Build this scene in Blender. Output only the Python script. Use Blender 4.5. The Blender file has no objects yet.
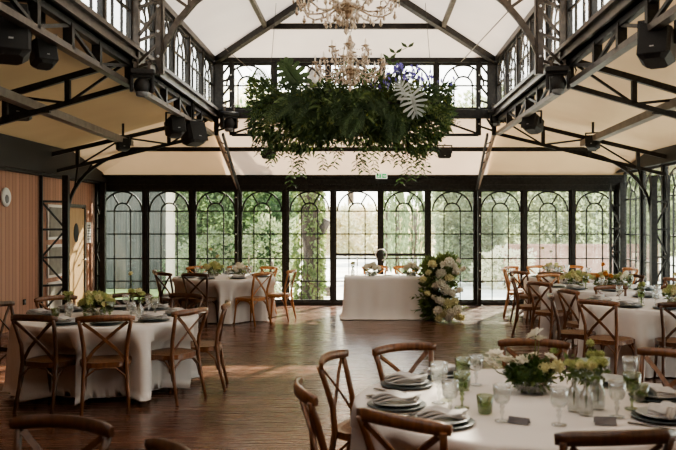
import bpy, math, random
from mathutils import Vector, Matrix
random.seed(7)
PI = math.pi
SC = bpy.context.scene
COL = SC.collection
F = 790.0; CX = 366.0; CY = 224.0; EYE = 1.7
X0 = -0.2

def P(px, py, Y):
    return Vector(((px-CX)/F*Y, Y, EYE-(py-CY)*Y/F))
def G(px, py, z0=0.0):
    Y = F*(EYE-z0)/(py-CY)
    return Vector(((px-CX)/F*Y, Y, z0))
V = Vector

# ------------------------------------------------------------------ materials
MATS = {}
def mat(name, col, rough=0.6, metal=0.0, col2=None, scale=8.0, detail=3.0, stretch=None, bump=0.0,
        trans=0.0, coat=0.0, emit=0.0, mixlo=0.35, mixhi=0.65, spec=None, coords='Object', transl_col=None):
    m = bpy.data.materials.new(name); m.use_nodes = True
    nt = m.node_tree; N = nt.nodes; L = nt.links
    b = N['Principled BSDF']; out = N['Material Output']
    b.inputs['Base Color'].default_value = (*col, 1)
    b.inputs['Roughness'].default_value = rough
    b.inputs['Metallic'].default_value = metal
    if spec is not None: b.inputs['Specular IOR Level'].default_value = spec
    if coat: b.inputs['Coat Weight'].default_value = coat
    if emit:
        b.inputs['Emission Color'].default_value = (*col, 1)
        b.inputs['Emission Strength'].default_value = emit
    colsock = None
    if col2 is not None or bump:
        tc = N.new('ShaderNodeTexCoord'); mp = N.new('ShaderNodeMapping')
        L.new(tc.outputs[coords], mp.inputs['Vector'])
        if stretch: mp.inputs['Scale'].default_value = stretch
        nz = N.new('ShaderNodeTexNoise'); nz.inputs['Scale'].default_value = scale
        nz.inputs['Detail'].default_value = detail
        L.new(mp.outputs[0], nz.inputs['Vector'])
        if col2 is not None:
            cr = N.new('ShaderNodeValToRGB')
            cr.color_ramp.elements[0].position = mixlo; cr.color_ramp.elements[0].color = (*col, 1)
            cr.color_ramp.elements[1].position = mixhi; cr.color_ramp.elements[1].color = (*col2, 1)
            L.new(nz.outputs['Fac'], cr.inputs['Fac'])
            L.new(cr.outputs['Color'], b.inputs['Base Color']); colsock = cr.outputs['Color']
        if bump:
            bp = N.new('ShaderNodeBump'); bp.inputs['Strength'].default_value = bump
            bp.inputs['Distance'].default_value = 0.02
            L.new(nz.outputs['Fac'], bp.inputs['Height']); L.new(bp.outputs[0], b.inputs['Normal'])
    if trans:
        tr = N.new('ShaderNodeBsdfTranslucent'); tr.inputs['Color'].default_value = (*(transl_col or col), 1)
        if colsock is not None and transl_col is None: L.new(colsock, tr.inputs['Color'])
        mx = N.new('ShaderNodeMixShader'); mx.inputs[0].default_value = trans
        L.new(b.outputs[0], mx.inputs[1]); L.new(tr.outputs[0], mx.inputs[2]); L.new(mx.outputs[0], out.inputs['Surface'])
    MATS[name] = m
    return m

def glass_mat(name, tint, gloss=0.08, rough=0.02, haze=0.0):
    m = bpy.data.materials.new(name); m.use_nodes = True
    nt = m.node_tree; N = nt.nodes; L = nt.links
    out = N['Material Output']; N.remove(N['Principled BSDF'])
    t = N.new('ShaderNodeBsdfTransparent'); t.inputs[0].default_value = (*tint, 1)
    g = N.new('ShaderNodeBsdfGlossy'); g.inputs['Roughness'].default_value = rough
    lw = N.new('ShaderNodeLayerWeight'); lw.inputs['Blend'].default_value = 0.35
    ma = N.new('ShaderNodeMath'); ma.operation = 'MULTIPLY_ADD'
    ma.inputs[1].default_value = 0.5; ma.inputs[2].default_value = gloss
    L.new(lw.outputs['Facing'], ma.inputs[0])
    mx = N.new('ShaderNodeMixShader'); L.new(ma.outputs[0], mx.inputs[0])
    L.new(t.outputs[0], mx.inputs[1]); L.new(g.outputs[0], mx.inputs[2])
    last = mx
    if haze:
        d = N.new('ShaderNodeBsdfTranslucent'); d.inputs[0].default_value = (0.85, 0.87, 0.85, 1)
        m2 = N.new('ShaderNodeMixShader'); m2.inputs[0].default_value = haze
        L.new(mx.outputs[0], m2.inputs[1]); L.new(d.outputs[0], m2.inputs[2]); last = m2
    L.new(last.outputs[0], out.inputs['Surface'])
    MATS[name] = m
    return m

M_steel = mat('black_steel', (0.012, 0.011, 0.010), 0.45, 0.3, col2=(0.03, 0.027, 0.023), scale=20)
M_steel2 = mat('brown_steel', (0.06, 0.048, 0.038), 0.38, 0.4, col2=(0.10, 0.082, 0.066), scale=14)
M_tan = mat('tan_steel', (0.22, 0.155, 0.11), 0.5, 0.1, col2=(0.30, 0.21, 0.15), scale=10)
M_greybeam = mat('grey_beam', (0.16, 0.135, 0.11), 0.5, 0.1, col2=(0.22, 0.19, 0.155), scale=6)
M_black = mat('matte_black', (0.01, 0.0095, 0.009), 0.6, 0, col2=(0.02, 0.019, 0.018), scale=60)
M_grille = mat('speaker_grille', (0.012, 0.012, 0.012), 0.8, 0, col2=(0.03, 0.03, 0.03), scale=400, bump=0.3)
M_mark = mat('pale_mark', (0.5, 0.5, 0.5), 0.4, 0, col2=(0.6, 0.6, 0.6))
M_chair = mat('chair_wood', (0.10, 0.038, 0.014), 0.34, 0, col2=(0.20, 0.082, 0.03), scale=6, stretch=(8, 8, 1.2), coat=0.25, bump=0.05)
M_chair2 = mat('chair_wood_sunlit', (0.30, 0.12, 0.035), 0.38, 0, col2=(0.42, 0.18, 0.055), scale=6, stretch=(8, 8, 1.2), coat=0.2)  # same chair wood with orange sunlight put into the colour
M_chair3 = mat('chair_wood_shaded', (0.05, 0.02, 0.009), 0.32, 0, col2=(0.095, 0.04, 0.017), scale=6, stretch=(8, 8, 1.2), coat=0.3)  # same chair wood with shade put into the colour
M_rattan = mat('woven_rattan', (0.13, 0.062, 0.028), 0.55, 0, col2=(0.22, 0.115, 0.055), scale=60, bump=0.4)
M_cloth = mat('linen_cloth', (0.66, 0.615, 0.575), 0.85, 0, col2=(0.72, 0.675, 0.635), scale=3, bump=0.05)
M_cloth2 = mat('satin_white_cloth', (0.88, 0.83, 0.77), 0.6, 0, col2=(0.90, 0.85, 0.80), scale=3, bump=0.05)
M_napkin = mat('napkin', (0.44, 0.42, 0.40), 0.9, 0, col2=(0.52, 0.50, 0.48), scale=12)
M_charger = mat('dark_stoneware', (0.03, 0.04, 0.045), 0.35, 0, col2=(0.055, 0.07, 0.075), scale=9)
M_plate = mat('grey_stoneware', (0.30, 0.33, 0.34), 0.3, 0, col2=(0.40, 0.42, 0.42), scale=9)
M_cut = mat('dark_cutlery', (0.10, 0.095, 0.09), 0.25, 0.9, col2=(0.14, 0.13, 0.12), scale=9)
M_gclear = glass_mat('clear_crystal', (0.92, 0.93, 0.92), 0.13, 0.06, haze=0.06)
M_ggreen = glass_mat('green_crystal', (0.56, 0.64, 0.42), 0.10, 0.08, haze=0.02)
M_pane = glass_mat('window_glass', (0.97, 0.98, 0.97), 0.01, 0.0, haze=0.002)
M_panehaze = glass_mat('bright_haze_glass', (0.90, 0.94, 0.93), 0.03, 0.02, haze=0.008)  # translucent share stands in for bright haze and reflections on the panes
M_card = mat('grey_card', (0.13, 0.12, 0.12), 0.8, 0, col2=(0.17, 0.16, 0.16), scale=30)
M_cardg = mat('sage_card', (0.42, 0.50, 0.46), 0.8, 0, col2=(0.5, 0.58, 0.54), scale=5)
M_crystal = mat('amber_crystal', (0.20, 0.13, 0.075), 0.08, 0, col2=(0.66, 0.54, 0.40), scale=25, coat=0.5, spec=0.9)
M_bronze = mat('dark_bronze', (0.05, 0.035, 0.025), 0.35, 0.8, col2=(0.10, 0.07, 0.05), scale=20)
M_candle = mat('ivory_candle', (0.85, 0.78, 0.66), 0.5, 0, col2=(0.9, 0.84, 0.72), scale=5)
M_porc = mat('white_enamel', (0.72, 0.72, 0.68), 0.35, 0, col2=(0.78, 0.77, 0.73), scale=5)
M_bark = mat('bark', (0.06, 0.045, 0.032), 0.9, 0, col2=(0.15, 0.12, 0.09), scale=10, stretch=(1, 1, .3), bump=0.8)
def leafm(n, a, b, t=0.45, sc=3.0):
    return mat(n, a, 0.55, 0, col2=b, scale=sc, trans=t, detail=4)
M_leafd = leafm('deep_leaf', (0.022, 0.048, 0.014), (0.075, 0.125, 0.042), 0.25)
M_leafm = leafm('mid_leaf', (0.09, 0.14, 0.04), (0.19, 0.24, 0.08), 0.35)
M_leafy = leafm('lime_leaf', (0.16, 0.19, 0.03), (0.28, 0.28, 0.06), 0.3)
M_leafgrey = leafm('silver_leaf', (0.34, 0.38, 0.35), (0.55, 0.58, 0.54), 0.2)
M_hedge = leafm('hedge_leaf', (0.06, 0.11, 0.05), (0.17, 0.24, 0.10), 0.45, 1.2)
M_tree = leafm('tree_leaf', (0.20, 0.25, 0.13), (0.42, 0.44, 0.27), 0.5, 0.9)
M_pale = leafm('hazy_bush_leaf', (0.74, 0.72, 0.52), (0.88, 0.80, 0.64), 0.5, 0.8)  # sunlit haze of the distance painted into the leaf colour
M_cyp = leafm('cypress_leaf', (0.16, 0.22, 0.12), (0.28, 0.34, 0.19), 0.4, 2)
M_ivy = leafm('ivy_leaf', (0.09, 0.14, 0.04), (0.28, 0.34, 0.12), 0.45, 4)
M_fw = mat('white_petal', (0.80, 0.77, 0.66), 0.7, 0, col2=(0.88, 0.86, 0.78), scale=20, trans=0.25)
M_fy = mat('cream_petal', (0.66, 0.62, 0.34), 0.7, 0, col2=(0.78, 0.75, 0.50), scale=20, trans=0.25)
M_fg = mat('lime_hydrangea_petal', (0.44, 0.48, 0.20), 0.7, 0, col2=(0.62, 0.64, 0.36), scale=20, trans=0.25)
M_fp = mat('violet_petal', (0.22, 0.17, 0.60), 0.7, 0, col2=(0.36, 0.30, 0.78), scale=20, trans=0.3)
M_fo = mat('orange_petal', (0.55, 0.20, 0.05), 0.7, 0, col2=(0.65, 0.30, 0.08), scale=20, trans=0.2)
M_moss = leafm('moss', (0.03, 0.07, 0.012), (0.08, 0.14, 0.03), 0.15, 20)
M_white = mat('white_paint', (0.72, 0.70, 0.66), 0.6, 0, col2=(0.78, 0.76, 0.72), scale=4)
M_ground = mat('pale_ground', (0.55, 0.52, 0.44), 0.95, 0, col2=(0.75, 0.72, 0.64), scale=0.8, bump=0.2)
M_grass = mat('sunny_grass', (0.14, 0.20, 0.05), 0.95, 0, col2=(0.30, 0.36, 0.12), scale=1.6, bump=0.3)
M_brick = mat('garden_brick', (0.36, 0.20, 0.15), 0.9, 0, col2=(0.48, 0.30, 0.23), scale=6, bump=0.3)
M_grey = mat('grey_metal', (0.16, 0.165, 0.17), 0.5, 0.2, col2=(0.22, 0.225, 0.23), scale=5)
M_facade = mat('outbuilding_boards', (0.012, 0.015, 0.012), 0.85, 0, col2=(0.05, 0.052, 0.042), scale=3, stretch=(6, 6, .3))
M_beige = mat('beige_render', (0.60, 0.50, 0.38), 0.85, 0, col2=(0.68, 0.58, 0.46), scale=3)
M_doorw = mat('pale_oak_door', (0.42, 0.26, 0.12), 0.5, 0, col2=(0.52, 0.34, 0.17), scale=4, stretch=(8, 8, .6))
M_green = mat('exit_green', (0.02, 0.42, 0.12), 0.5, 0, col2=(0.03, 0.5, 0.16), emit=0.4)
M_exitw = mat('exit_white', (0.8, 0.85, 0.78), 0.5, 0, emit=0.5)

# roof membrane: translucent fabric
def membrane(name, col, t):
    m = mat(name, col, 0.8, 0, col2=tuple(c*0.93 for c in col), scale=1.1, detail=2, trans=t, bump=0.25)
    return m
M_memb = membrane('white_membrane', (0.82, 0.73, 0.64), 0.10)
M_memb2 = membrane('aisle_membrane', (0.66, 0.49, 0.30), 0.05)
M_memb3 = membrane('back_membrane', (0.80, 0.62, 0.45), 0.13)  # brighter copy, glow of the back slope put into colour and translucency
M_memb4 = membrane('left_aisle_membrane', (0.46, 0.33, 0.18), 0.022)  # darker copy of the aisle membrane, left side's shade put into the colour

# floor planks along X
def plank_mat():
    m = bpy.data.materials.new('floor_planks'); m.use_nodes = True
    nt = m.node_tree; N = nt.nodes; L = nt.links; b = N['Principled BSDF']
    tc = N.new('ShaderNodeTexCoord')
    br = N.new('ShaderNodeTexBrick')
    br.inputs['Scale'].default_value = 1.0
    br.inputs['Brick Width'].default_value = 1.6; br.inputs['Row Height'].default_value = 0.12
    br.inputs['Mortar Size'].default_value = 0.004; br.inputs['Mortar Smooth'].default_value = 0.1
    br.inputs['Color1'].default_value = (0.092, 0.042, 0.026, 1)
    br.inputs['Color2'].default_value = (0.165, 0.080, 0.050, 1)
    br.inputs['Mortar'].default_value = (0.012, 0.007, 0.005, 1); br.offset = 0.37
    L.new(tc.outputs['Object'], br.inputs['Vector'])
    mp = N.new('ShaderNodeMapping'); mp.inputs['Scale'].default_value = (0.9, 14, 1)
    L.new(tc.outputs['Object'], mp.inputs['Vector'])
    nz = N.new('ShaderNodeTexNoise'); nz.inputs['Scale'].default_value = 2.4; nz.inputs['Detail'].default_value = 6
    L.new(mp.outputs[0], nz.inputs['Vector'])
    mix = N.new('ShaderNodeMix'); mix.data_type = 'RGBA'; mix.blend_type = 'MULTIPLY'; mix.inputs[0].default_value = 0.6
    cr = N.new('ShaderNodeValToRGB'); cr.color_ramp.elements[0].position = 0.3; cr.color_ramp.elements[0].color = (0.45, 0.42, 0.4, 1)
    cr.color_ramp.elements[1].position = 0.7; cr.color_ramp.elements[1].color = (1.25, 1.2, 1.15, 1)
    L.new(nz.outputs['Fac'], cr.inputs['Fac'])
    L.new(br.outputs['Color'], mix.inputs[6]); L.new(cr.outputs['Color'], mix.inputs[7])
    L.new(mix.outputs[2], b.inputs['Base Color'])
    mr = N.new('ShaderNodeMapRange'); mr.inputs['From Min'].default_value = 0.3; mr.inputs['From Max'].default_value = 0.7
    mr.inputs['To Min'].default_value = 0.13; mr.inputs['To Max'].default_value = 0.36; b.inputs['Specular IOR Level'].default_value = 0.85
    L.new(nz.outputs['Fac'], mr.inputs['Value']); L.new(mr.outputs[0], b.inputs['Roughness'])
    bp = N.new('ShaderNodeBump'); bp.inputs['Strength'].default_value = 0.35; bp.inputs['Distance'].default_value = 0.004
    L.new(nz.outputs['Fac'], bp.inputs['Height'])
    bp2 = N.new('ShaderNodeBump'); bp2.inputs['Strength'].default_value = 0.6; bp2.inputs['Distance'].default_value = 0.003; bp2.invert = True
    L.new(br.outputs['Fac'], bp2.inputs['Height']); L.new(bp.outputs[0], bp2.inputs['Normal'])
    L.new(bp2.outputs[0], b.inputs['Normal'])
    return m
M_floor = plank_mat()
def board_mat():
    m = bpy.data.materials.new('vertical_boards'); m.use_nodes = True
    nt = m.node_tree; N = nt.nodes; L = nt.links; b = N['Principled BSDF']
    tc = N.new('ShaderNodeTexCoord'); sp = N.new('ShaderNodeSeparateXYZ'); L.new(tc.outputs['Object'], sp.inputs[0])
    mul = N.new('ShaderNodeMath'); mul.operation = 'MULTIPLY'; mul.inputs[1].default_value = 8.0
    L.new(sp.outputs['Y'], mul.inputs[0])
    fr = N.new('ShaderNodeMath'); fr.operation = 'FRACT'; L.new(mul.outputs[0], fr.inputs[0])
    fl = N.new('ShaderNodeMath'); fl.operation = 'FLOOR'; L.new(mul.outputs[0], fl.inputs[0])
    wn = N.new('ShaderNodeTexWhiteNoise'); wn.noise_dimensions = '1D'; L.new(fl.outputs[0], wn.inputs['W'])
    cr = N.new('ShaderNodeValToRGB'); cr.color_ramp.elements[0].color = (0.36, 0.185, 0.12, 1); cr.color_ramp.elements[1].color = (0.46, 0.25, 0.17, 1)
    L.new(wn.outputs['Value'], cr.inputs['Fac'])
    gt = N.new('ShaderNodeMath'); gt.operation = 'GREATER_THAN'; gt.inputs[1].default_value = 0.09; L.new(fr.outputs[0], gt.inputs[0])
    mix = N.new('ShaderNodeMix'); mix.data_type = 'RGBA'; mix.inputs[6].default_value = (0.13, 0.06, 0.035, 1)
    L.new(gt.outputs[0], mix.inputs[0]); L.new(cr.outputs[0], mix.inputs[7]); L.new(mix.outputs[2], b.inputs['Base Color'])
    b.inputs['Roughness'].default_value = 0.6
    return m
M_boards = board_mat()

# ------------------------------------------------------------------ mesh builder
class MB:
    def __init__(s): s.v = []; s.f = []; s.sm = []
    def add(s, vs, fs, smooth=False):
        o = len(s.v); s.v += [tuple(v) for v in vs]; s.f += [tuple(i+o for i in f) for f in fs]; s.sm += [smooth]*len(fs)
    def box(s, c, d, rz=0.0, M=None):
        x, y, z = d[0]/2, d[1]/2, d[2]/2
        vs = [V((i*x, j*y, k*z)) for k in (-1, 1) for j in (-1, 1) for i in (-1, 1)]
        R = Matrix.Rotation(rz, 3, 'Z') if M is None else M
        vs = [R @ v + V(c) for v in vs]
        s.add(vs, [(0, 2, 3, 1), (4, 5, 7, 6), (0, 1, 5, 4), (2, 6, 7, 3), (0, 4, 6, 2), (1, 3, 7, 5)])
    def bbox(s, c, d, b=0.01, rz=0.0, M=None):       # chamfered box
        x, y, z = d[0]/2, d[1]/2, d[2]/2
        R = Matrix.Rotation(rz, 3, 'Z') if M is None else M
        prof = [(x-b, -y), (x, -y+b), (x, y-b), (x-b, y), (-x+b, y), (-x, y-b), (-x, -y+b), (-x+b, -y)]
        vs = []
        for (zz, k) in ((-z, b), (-z+b, 0), (z-b, 0), (z, b)):
            for (px, py) in prof:
                vs.append(R @ V((px*(1-k/x), py*(1-k/y), zz)) + V(c))
        fs = []
        for a in range(3):
            for i in range(8):
                j = (i+1) % 8; fs.append((a*8+i, a*8+j, a*8+8+j, a*8+8+i))
        fs.append(tuple(range(7, -1, -1))); fs.append(tuple(range(24, 32)))
        s.add(vs, fs)
    def sweep(s, path, prof, up=V((0, 0, 1)), smooth=True, scales=None, closed=False):
        n = len(prof); k = len(path); path = [V(p) for p in path]; vs = []
        for i, p in enumerate(path):
            if closed: t = path[(i+1) % k]-path[i-1]
            elif i == 0: t = path[1]-p
            elif i == k-1: t = p-path[i-1]
            else: t = path[i+1]-path[i-1]
            t = t.normalized()
            side = t.cross(V(up))
            if side.length < 1e-4: side = t.cross(V((0, 1, 0)))
            side.normalize(); u2 = side.cross(t).normalized()
            sc = scales[i] if scales else 1
            for (a, b) in prof: vs.append(p + side*a*sc + u2*b*sc)
        fs = []
        for i in range(k if closed else k-1):
            i2 = (i+1) % k
            for j in range(n):
                j2 = (j+1) % n; fs.append((i*n+j, i*n+j2, i2*n+j2, i2*n+j))
        s.add(vs, fs, smooth)
        if not closed:
            o = len(s.v)-len(vs)
            s.f.append(tuple(o+j for j in range(n-1, -1, -1))); s.sm.append(False)
            s.f.append(tuple(o+(k-1)*n+j for j in range(n))); s.sm.append(False)
    def tube(s, path, r, n=8, up=V((0, 0, 1)), scales=None, closed=False):
        s.sweep(path, [(r*math.cos(2*PI*j/n), r*math.sin(2*PI*j/n)) for j in range(n)], up, True, scales, closed)
    def bar(s, p, q, w, h=None, up=V((0, 0, 1))):
        h = h or w
        s.sweep([p, q], [(w/2, -h/2), (w/2, h/2), (-w/2, h/2), (-w/2, -h/2)], up, False)
    def barpath(s, path, w, h, up=V((0, 0, 1)), closed=False):
        s.sweep(path, [(w/2, -h/2), (w/2, h/2), (-w/2, h/2), (-w/2, -h/2)], up, False, None, closed)
    def lathe(s, prof, c=(0, 0, 0), n=16, smooth=True, rfun=None):
        vs = []; k = len(prof)
        for i, (r, z) in enumerate(prof):
            for j in range(n):
                a = 2*PI*j/n; rr = r*(rfun(a, z) if rfun else 1)
                vs.append((c[0]+rr*math.cos(a), c[1]+rr*math.sin(a), c[2]+z))
        fs = [(i*n+j, i*n+(j+1) % n, (i+1)*n+(j+1) % n, (i+1)*n+j) for i in range(k-1) for j in range(n)]
        s.add(vs, fs, smooth)
    def ball(s, c, r, n=8, sq=(1, 1, 1)):
        k = max(4, n//2+1); vs = [(c[0], c[1], c[2]-r*sq[2])]
        for i in range(1, k):
            a = -PI/2+PI*i/k
            for j in range(n):
                b = 2*PI*j/n
                vs.append((c[0]+r*sq[0]*math.cos(a)*math.cos(b), c[1]+r*sq[1]*math.cos(a)*math.sin(b), c[2]+r*sq[2]*math.sin(a)))
        vs.append((c[0], c[1], c[2]+r*sq[2])); fs = []
        for j in range(n): fs.append((0, 1+(j+1) % n, 1+j))
        for i in range(k-2):
            for j in range(n):
                a = 1+i*n+j; b = 1+i*n+(j+1) % n; fs.append((a, b, b+n, a+n))
        t = len(vs)-1; o = 1+(k-2)*n
        for j in range(n): fs.append((t, o+j, o+(j+1) % n))
        s.add(vs, fs, True)
    def leaf(s, p, d, nrm, l, w, fold=0.15):
        p = V(p); d = V(d).normalized(); side = d.cross(V(nrm))
        if side.length < 1e-4: side = d.cross(V((0.3, 0.5, 0.8)))
        side.normalize(); n2 = side.cross(d)
        m = p+d*l*0.45
        s.add([p, m+side*w/2+n2*w*fold, p+d*l, m-side*w/2+n2*w*fold, m], [(0, 1, 4), (1, 2, 4), (4, 2, 3), (0, 4, 3)], False)
    def quad(s, a, b, c, d): s.add([a, b, c, d], [(0, 1, 2, 3)])
    def poly(s, pts): s.add(pts, [tuple(range(len(pts)))])
    def mesh(s, name, m):
        me = bpy.data.meshes.new(name); me.from_pydata(s.v, [], s.f)
        me.polygons.foreach_set('use_smooth', s.sm); me.materials.append(m); me.update()
        return me
    def build(s, name, m, parent=None, loc=None):
        o = bpy.data.objects.new(name, s.mesh(name, m)); COL.objects.link(o)
        if parent is not None: o.parent = parent
        if loc is not None: o.location = loc
        return o

def rdir():
    while True:
        v = V((random.uniform(-1, 1), random.uniform(-1, 1), random.uniform(-1, 1)))
        if 0.05 < v.length < 1: return v.normalized()
def tag(o, label=None, cat=None, group=None, kind=None):
    if label: o['label'] = label
    if cat: o['category'] = cat
    if group: o['group'] = group
    if kind: o['kind'] = kind
    return o
def thing(name, label, cat, loc=(0, 0, 0), rz=0, group=None):
    o = bpy.data.objects.new(name, None); COL.objects.link(o); o.empty_display_size = 0.1
    o.location = loc; o.rotation_euler = (0, 0, rz); return tag(o, label, cat, group)
def struct(name, mb, m, label, parent=None, cat='building part'):
    o = mb.build(name, m, parent)
    if parent is None: tag(o, label, cat, None, 'structure')
    return o
def copy_tree(o, parent=None):
    c = o.copy(); COL.objects.link(c)
    if parent is not None: c.parent = parent
    for ch in list(o.children): copy_tree(ch, c)
    return c
def place(proto, used, loc, rz, label, group=None, cat=None):
    if used.get(proto.name): o = copy_tree(proto)
    else: o = proto; used[proto.name] = True
    o.location = loc; o.rotation_euler = (0, 0, rz); tag(o, label, cat, group)
    return o
USED = {}
def arc(c, r, a0, a1, n, ax='xz'):
    out = []
    for i in range(n+1):
        a = a0+(a1-a0)*i/n
        if ax == 'xz': out.append(V((c[0]+r*math.cos(a), c[1], c[2]+r*math.sin(a))))
        elif ax == 'yz': out.append(V((c[0], c[1]+r*math.cos(a), c[2]+r*math.sin(a))))
        else: out.append(V((c[0]+r*math.cos(a), c[1]+r*math.sin(a), c[2])))
    return out

# ------------------------------------------------------------------ room dimensions
WL, WR = -5.65, 5.38           # side walls
YB = 16.6                      # back wall
YC, Y1, Y0 = 14.63, 9.52, 4.41 # portal frames
CL, CR = -2.84, 2.44           # clerestory planes
IL, IR = -2.48, 2.08
EAVE = 4.76; SILL = 3.82; BOT = 3.37
YF = -3.5
ZW = 3.05                      # aisle roof height at the side walls
# ------------------------------------------------------------------ setting
mb = MB(); mb.box((X0, (YB+YF)/2, -0.05), (WR-WL+0.3, YB-YF+0.3, 0.1))
struct('floor', mb, M_floor, 'dark worn wooden plank floor of the hall', cat='floor')
# outside ground
mb = MB(); mb.box((0, 38, -0.16), (90, 42.5, 0.1)); struct('ground', mb, M_ground, 'pale sunlit gravel ground outside the glass doors', cat='ground')
mb = MB(); mb.box((27, 6.6, -0.16), (43, 20, 0.1)); struct('ground_side', mb, M_ground, 'pale ground outside the right glass wall', cat='ground')
mb = MB(); mb.box((-9, 21, -0.10), (13, 5.6, 0.04)); struct('lawn', mb, M_grass, 'sunny green lawn behind the left glass doors', cat='lawn')

# left boarded wall with openings left as one surface; door and window stand on its face
mb = MB(); mb.box((WL-0.1, (YB+YF)/2, 1.265), (0.2, YB-YF, 2.53)); struct('wall_left', mb, M_boards, 'left wall of warm brown vertical boards', cat='wall')
mb = MB(); mb.box((WL-0.06, (YB+YF)/2, 2.80), (0.42, YB-YF, 0.53)); mb.box((WL+0.19, (YB+YF)/2, 2.62), (0.08, YB-YF, 0.1))
struct('trim_1', mb, M_black, 'dark eaves beam along the top of the left wall', cat='beam')
mb = MB(); mb.box((WR, (YB+YF)/2, 2.91), (0.24, YB-YF, 0.28)); mb.box((WR-0.14, (YB+YF)/2, 2.80), (0.05, YB-YF, 0.06))
struct('trim_2', mb, M_black, 'dark eaves beam along the top of the right glass wall', cat='beam')
# back header
mb = MB(); mb.box(((WL+WR)/2, YB+0.02, 2.62), (WR-WL, 0.22, 0.2)); mb.box(((WL+WR)/2, YB-0.03, 2.465), (WR-WL, 0.16, 0.11))
mb.box(((WL+WR)/2, YB-0.10, 2.70), (WR-WL, 0.06, 0.05)); mb.box(((WL+WR)/2, YB-0.12, 2.53), (WR-WL, 0.04, 0.025))
struct('trim_3', mb, M_steel, 'wide black header beam above the back row of glass doors', cat='beam')
mb = MB(); mb.box((X0, YF-0.1, 2.9), (WR-WL+.2, 0.2, 5.8)); struct('wall_front', mb, M_boards, 'wall behind the camera', cat='wall')
mb = MB(); mb.box(((WL+WR)/2, YB-0.02, 0.035), (WR-WL, 0.14, 0.07)); struct('baseboard_back', mb, M_steel, 'low black threshold rail under the back glass doors', cat='rail')

def arched_frame(mb, w, z0, z1, zs, bars, th=0.035, arch_r=None, inner=0.2, y=0.0, dd=0.03):
    """muntins of an arched window, centred on x=0 in local space"""
    R = arch_r or (w/2-0.03)
    mb.barpath(arc((0, y, zs), R, 0, PI, 18), dd, th*0.8, up=V((0, 1, 0)))
    mb.barpath(arc((0, y, zs), inner, 0, PI, 12), dd, th*0.6, up=V((0, 1, 0)))
    for a in (60, 120):
        a = math.radians(a); c, s_ = math.cos(a), math.sin(a)
        mb.bar((inner*c, y, zs+inner*s_), (R*c, y, zs+R*s_), dd, th*0.6, up=V((0, 1, 0)))
    for sx in (-1, 1): mb.box((sx*inner, y, (z0+zs)/2), (th*0.6, dd, zs-z0))
    for z in bars: mb.box((0, y, z), (w, dd, th*0.7))

def glazed_panel(n, label, c, w, rz, kind='door', z0=0.07, ztop=2.42, zs=1.97, bars=(1.97, 1.49, 0.975, 0.5), fr=0.04, haze=False, inner=0.17):
    root = thing(('window_%d' if kind == 'window' else 'door_%d') % n, label, kind, c, rz); root['kind'] = 'structure'
    mb = MB(); h = ztop-z0
    for sx in (-1, 1): mb.box((sx*(w/2-fr/2), 0, z0+h/2), (fr, 0.06, h))
    mb.box((0, 0, ztop-fr/2), (w-2*fr, 0.06, fr)); mb.box((0, 0, z0+fr/2), (w-2*fr, 0.06, fr))
    mb.build('frame', M_steel, root)
    mb = MB(); arched_frame(mb, w-2*fr, z0+fr, ztop-fr, zs, bars, inner=inner, arch_r=min(w/2-fr, ztop-fr-zs))
    mb.build('muntins', M_steel, root)
    mb = MB(); mb.box((0, 0.005, z0+h/2), (w-2*fr, 0.006, h-2*fr)); mb.build('pane', M_panehaze if haze else M_pane, root)
    return root
# back glazing: columns every 0.99 m
cols = [YB and x for x in [(px-CX)/47.6 for px in (98.9, 146, 192.5, 238.5, 285.6, 333.5, 427.5, 476.6, 523.8, 572, 617)]]
names = ['leftmost arched glass door beside the boarded wall', 'second arched glass door from the left, pale post outside', 'third arched glass door from the left, dense green hedge outside',
         'fourth arched glass door from the left, behind the windows-side table', 'arched glass door with the ivy-covered trunk outside', None,
         'arched glass door just right of the double door', 'arched glass door left of the far right table', 'arched glass door behind the far right table', 'rightmost arched glass door of the back wall']
n = 1
for i in range(10):
    a, b = cols[i], cols[i+1]
    if i == 5:
        m_ = (a+b)/2
        for k, (c0, c1) in enumerate(((a, m_), (m_, b))):
            r = glazed_panel(n, ('left', 'right')[k]+' leaf of the double arched glass door behind the head table', ((c0+c1)/2, YB, 0), c1-c0-0.05, 0)
            mb = MB(); mb.box((0, -0.05, 1.06), (c1-c0-0.05, 0.03, 0.055)); mb.build('push_bar', M_black, r)
            if k == 0:
                mb = MB(); mb.box(((c1-c0)/2, -0.01, 1.24), (0.10, 0.07, 2.36)); mb.build('meeting_stile', M_steel, r)
            n += 1
    else:
        glazed_panel(n, names[i], ((a+b)/2, YB, 0), b-a-0.07, 0, haze=(i in (0, 1, 6, 7, 8, 9))); n += 1
k = 4
for i, x in enumerate(cols):
    mb = MB(); mb.box((x, YB, 1.22), (0.09, 0.16, 2.44)); mb.box((x, YB-0.09, 1.22), (0.05, 0.03, 2.44))
    struct('trim_%d' % k, mb, M_steel, 'black steel mullion number %d from the left in the back glazing' % (i+1), cat='mullion'); k += 1
# door lock with wire hoop on the double door
t = thing('door_lock', 'black lock with a pale hoop where the double door leaves meet', 'lock', ((380-CX)/47.6, YB-0.09, EYE-(256-CY)/47.6))
mb = MB(); mb.ball((0, 0, 0), 0.1, 12, (0.8, 0.5, 1.5)); mb.build('lock_body', M_black, t)
mb = MB(); mb.tube(arc((0.02, -0.02, .03), 0.115, 0, 2*PI, 24)[:-1], 0.012, 6, up=V((0, 1, 0)), closed=True); mb.build('hoop', M_porc, t)

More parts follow.
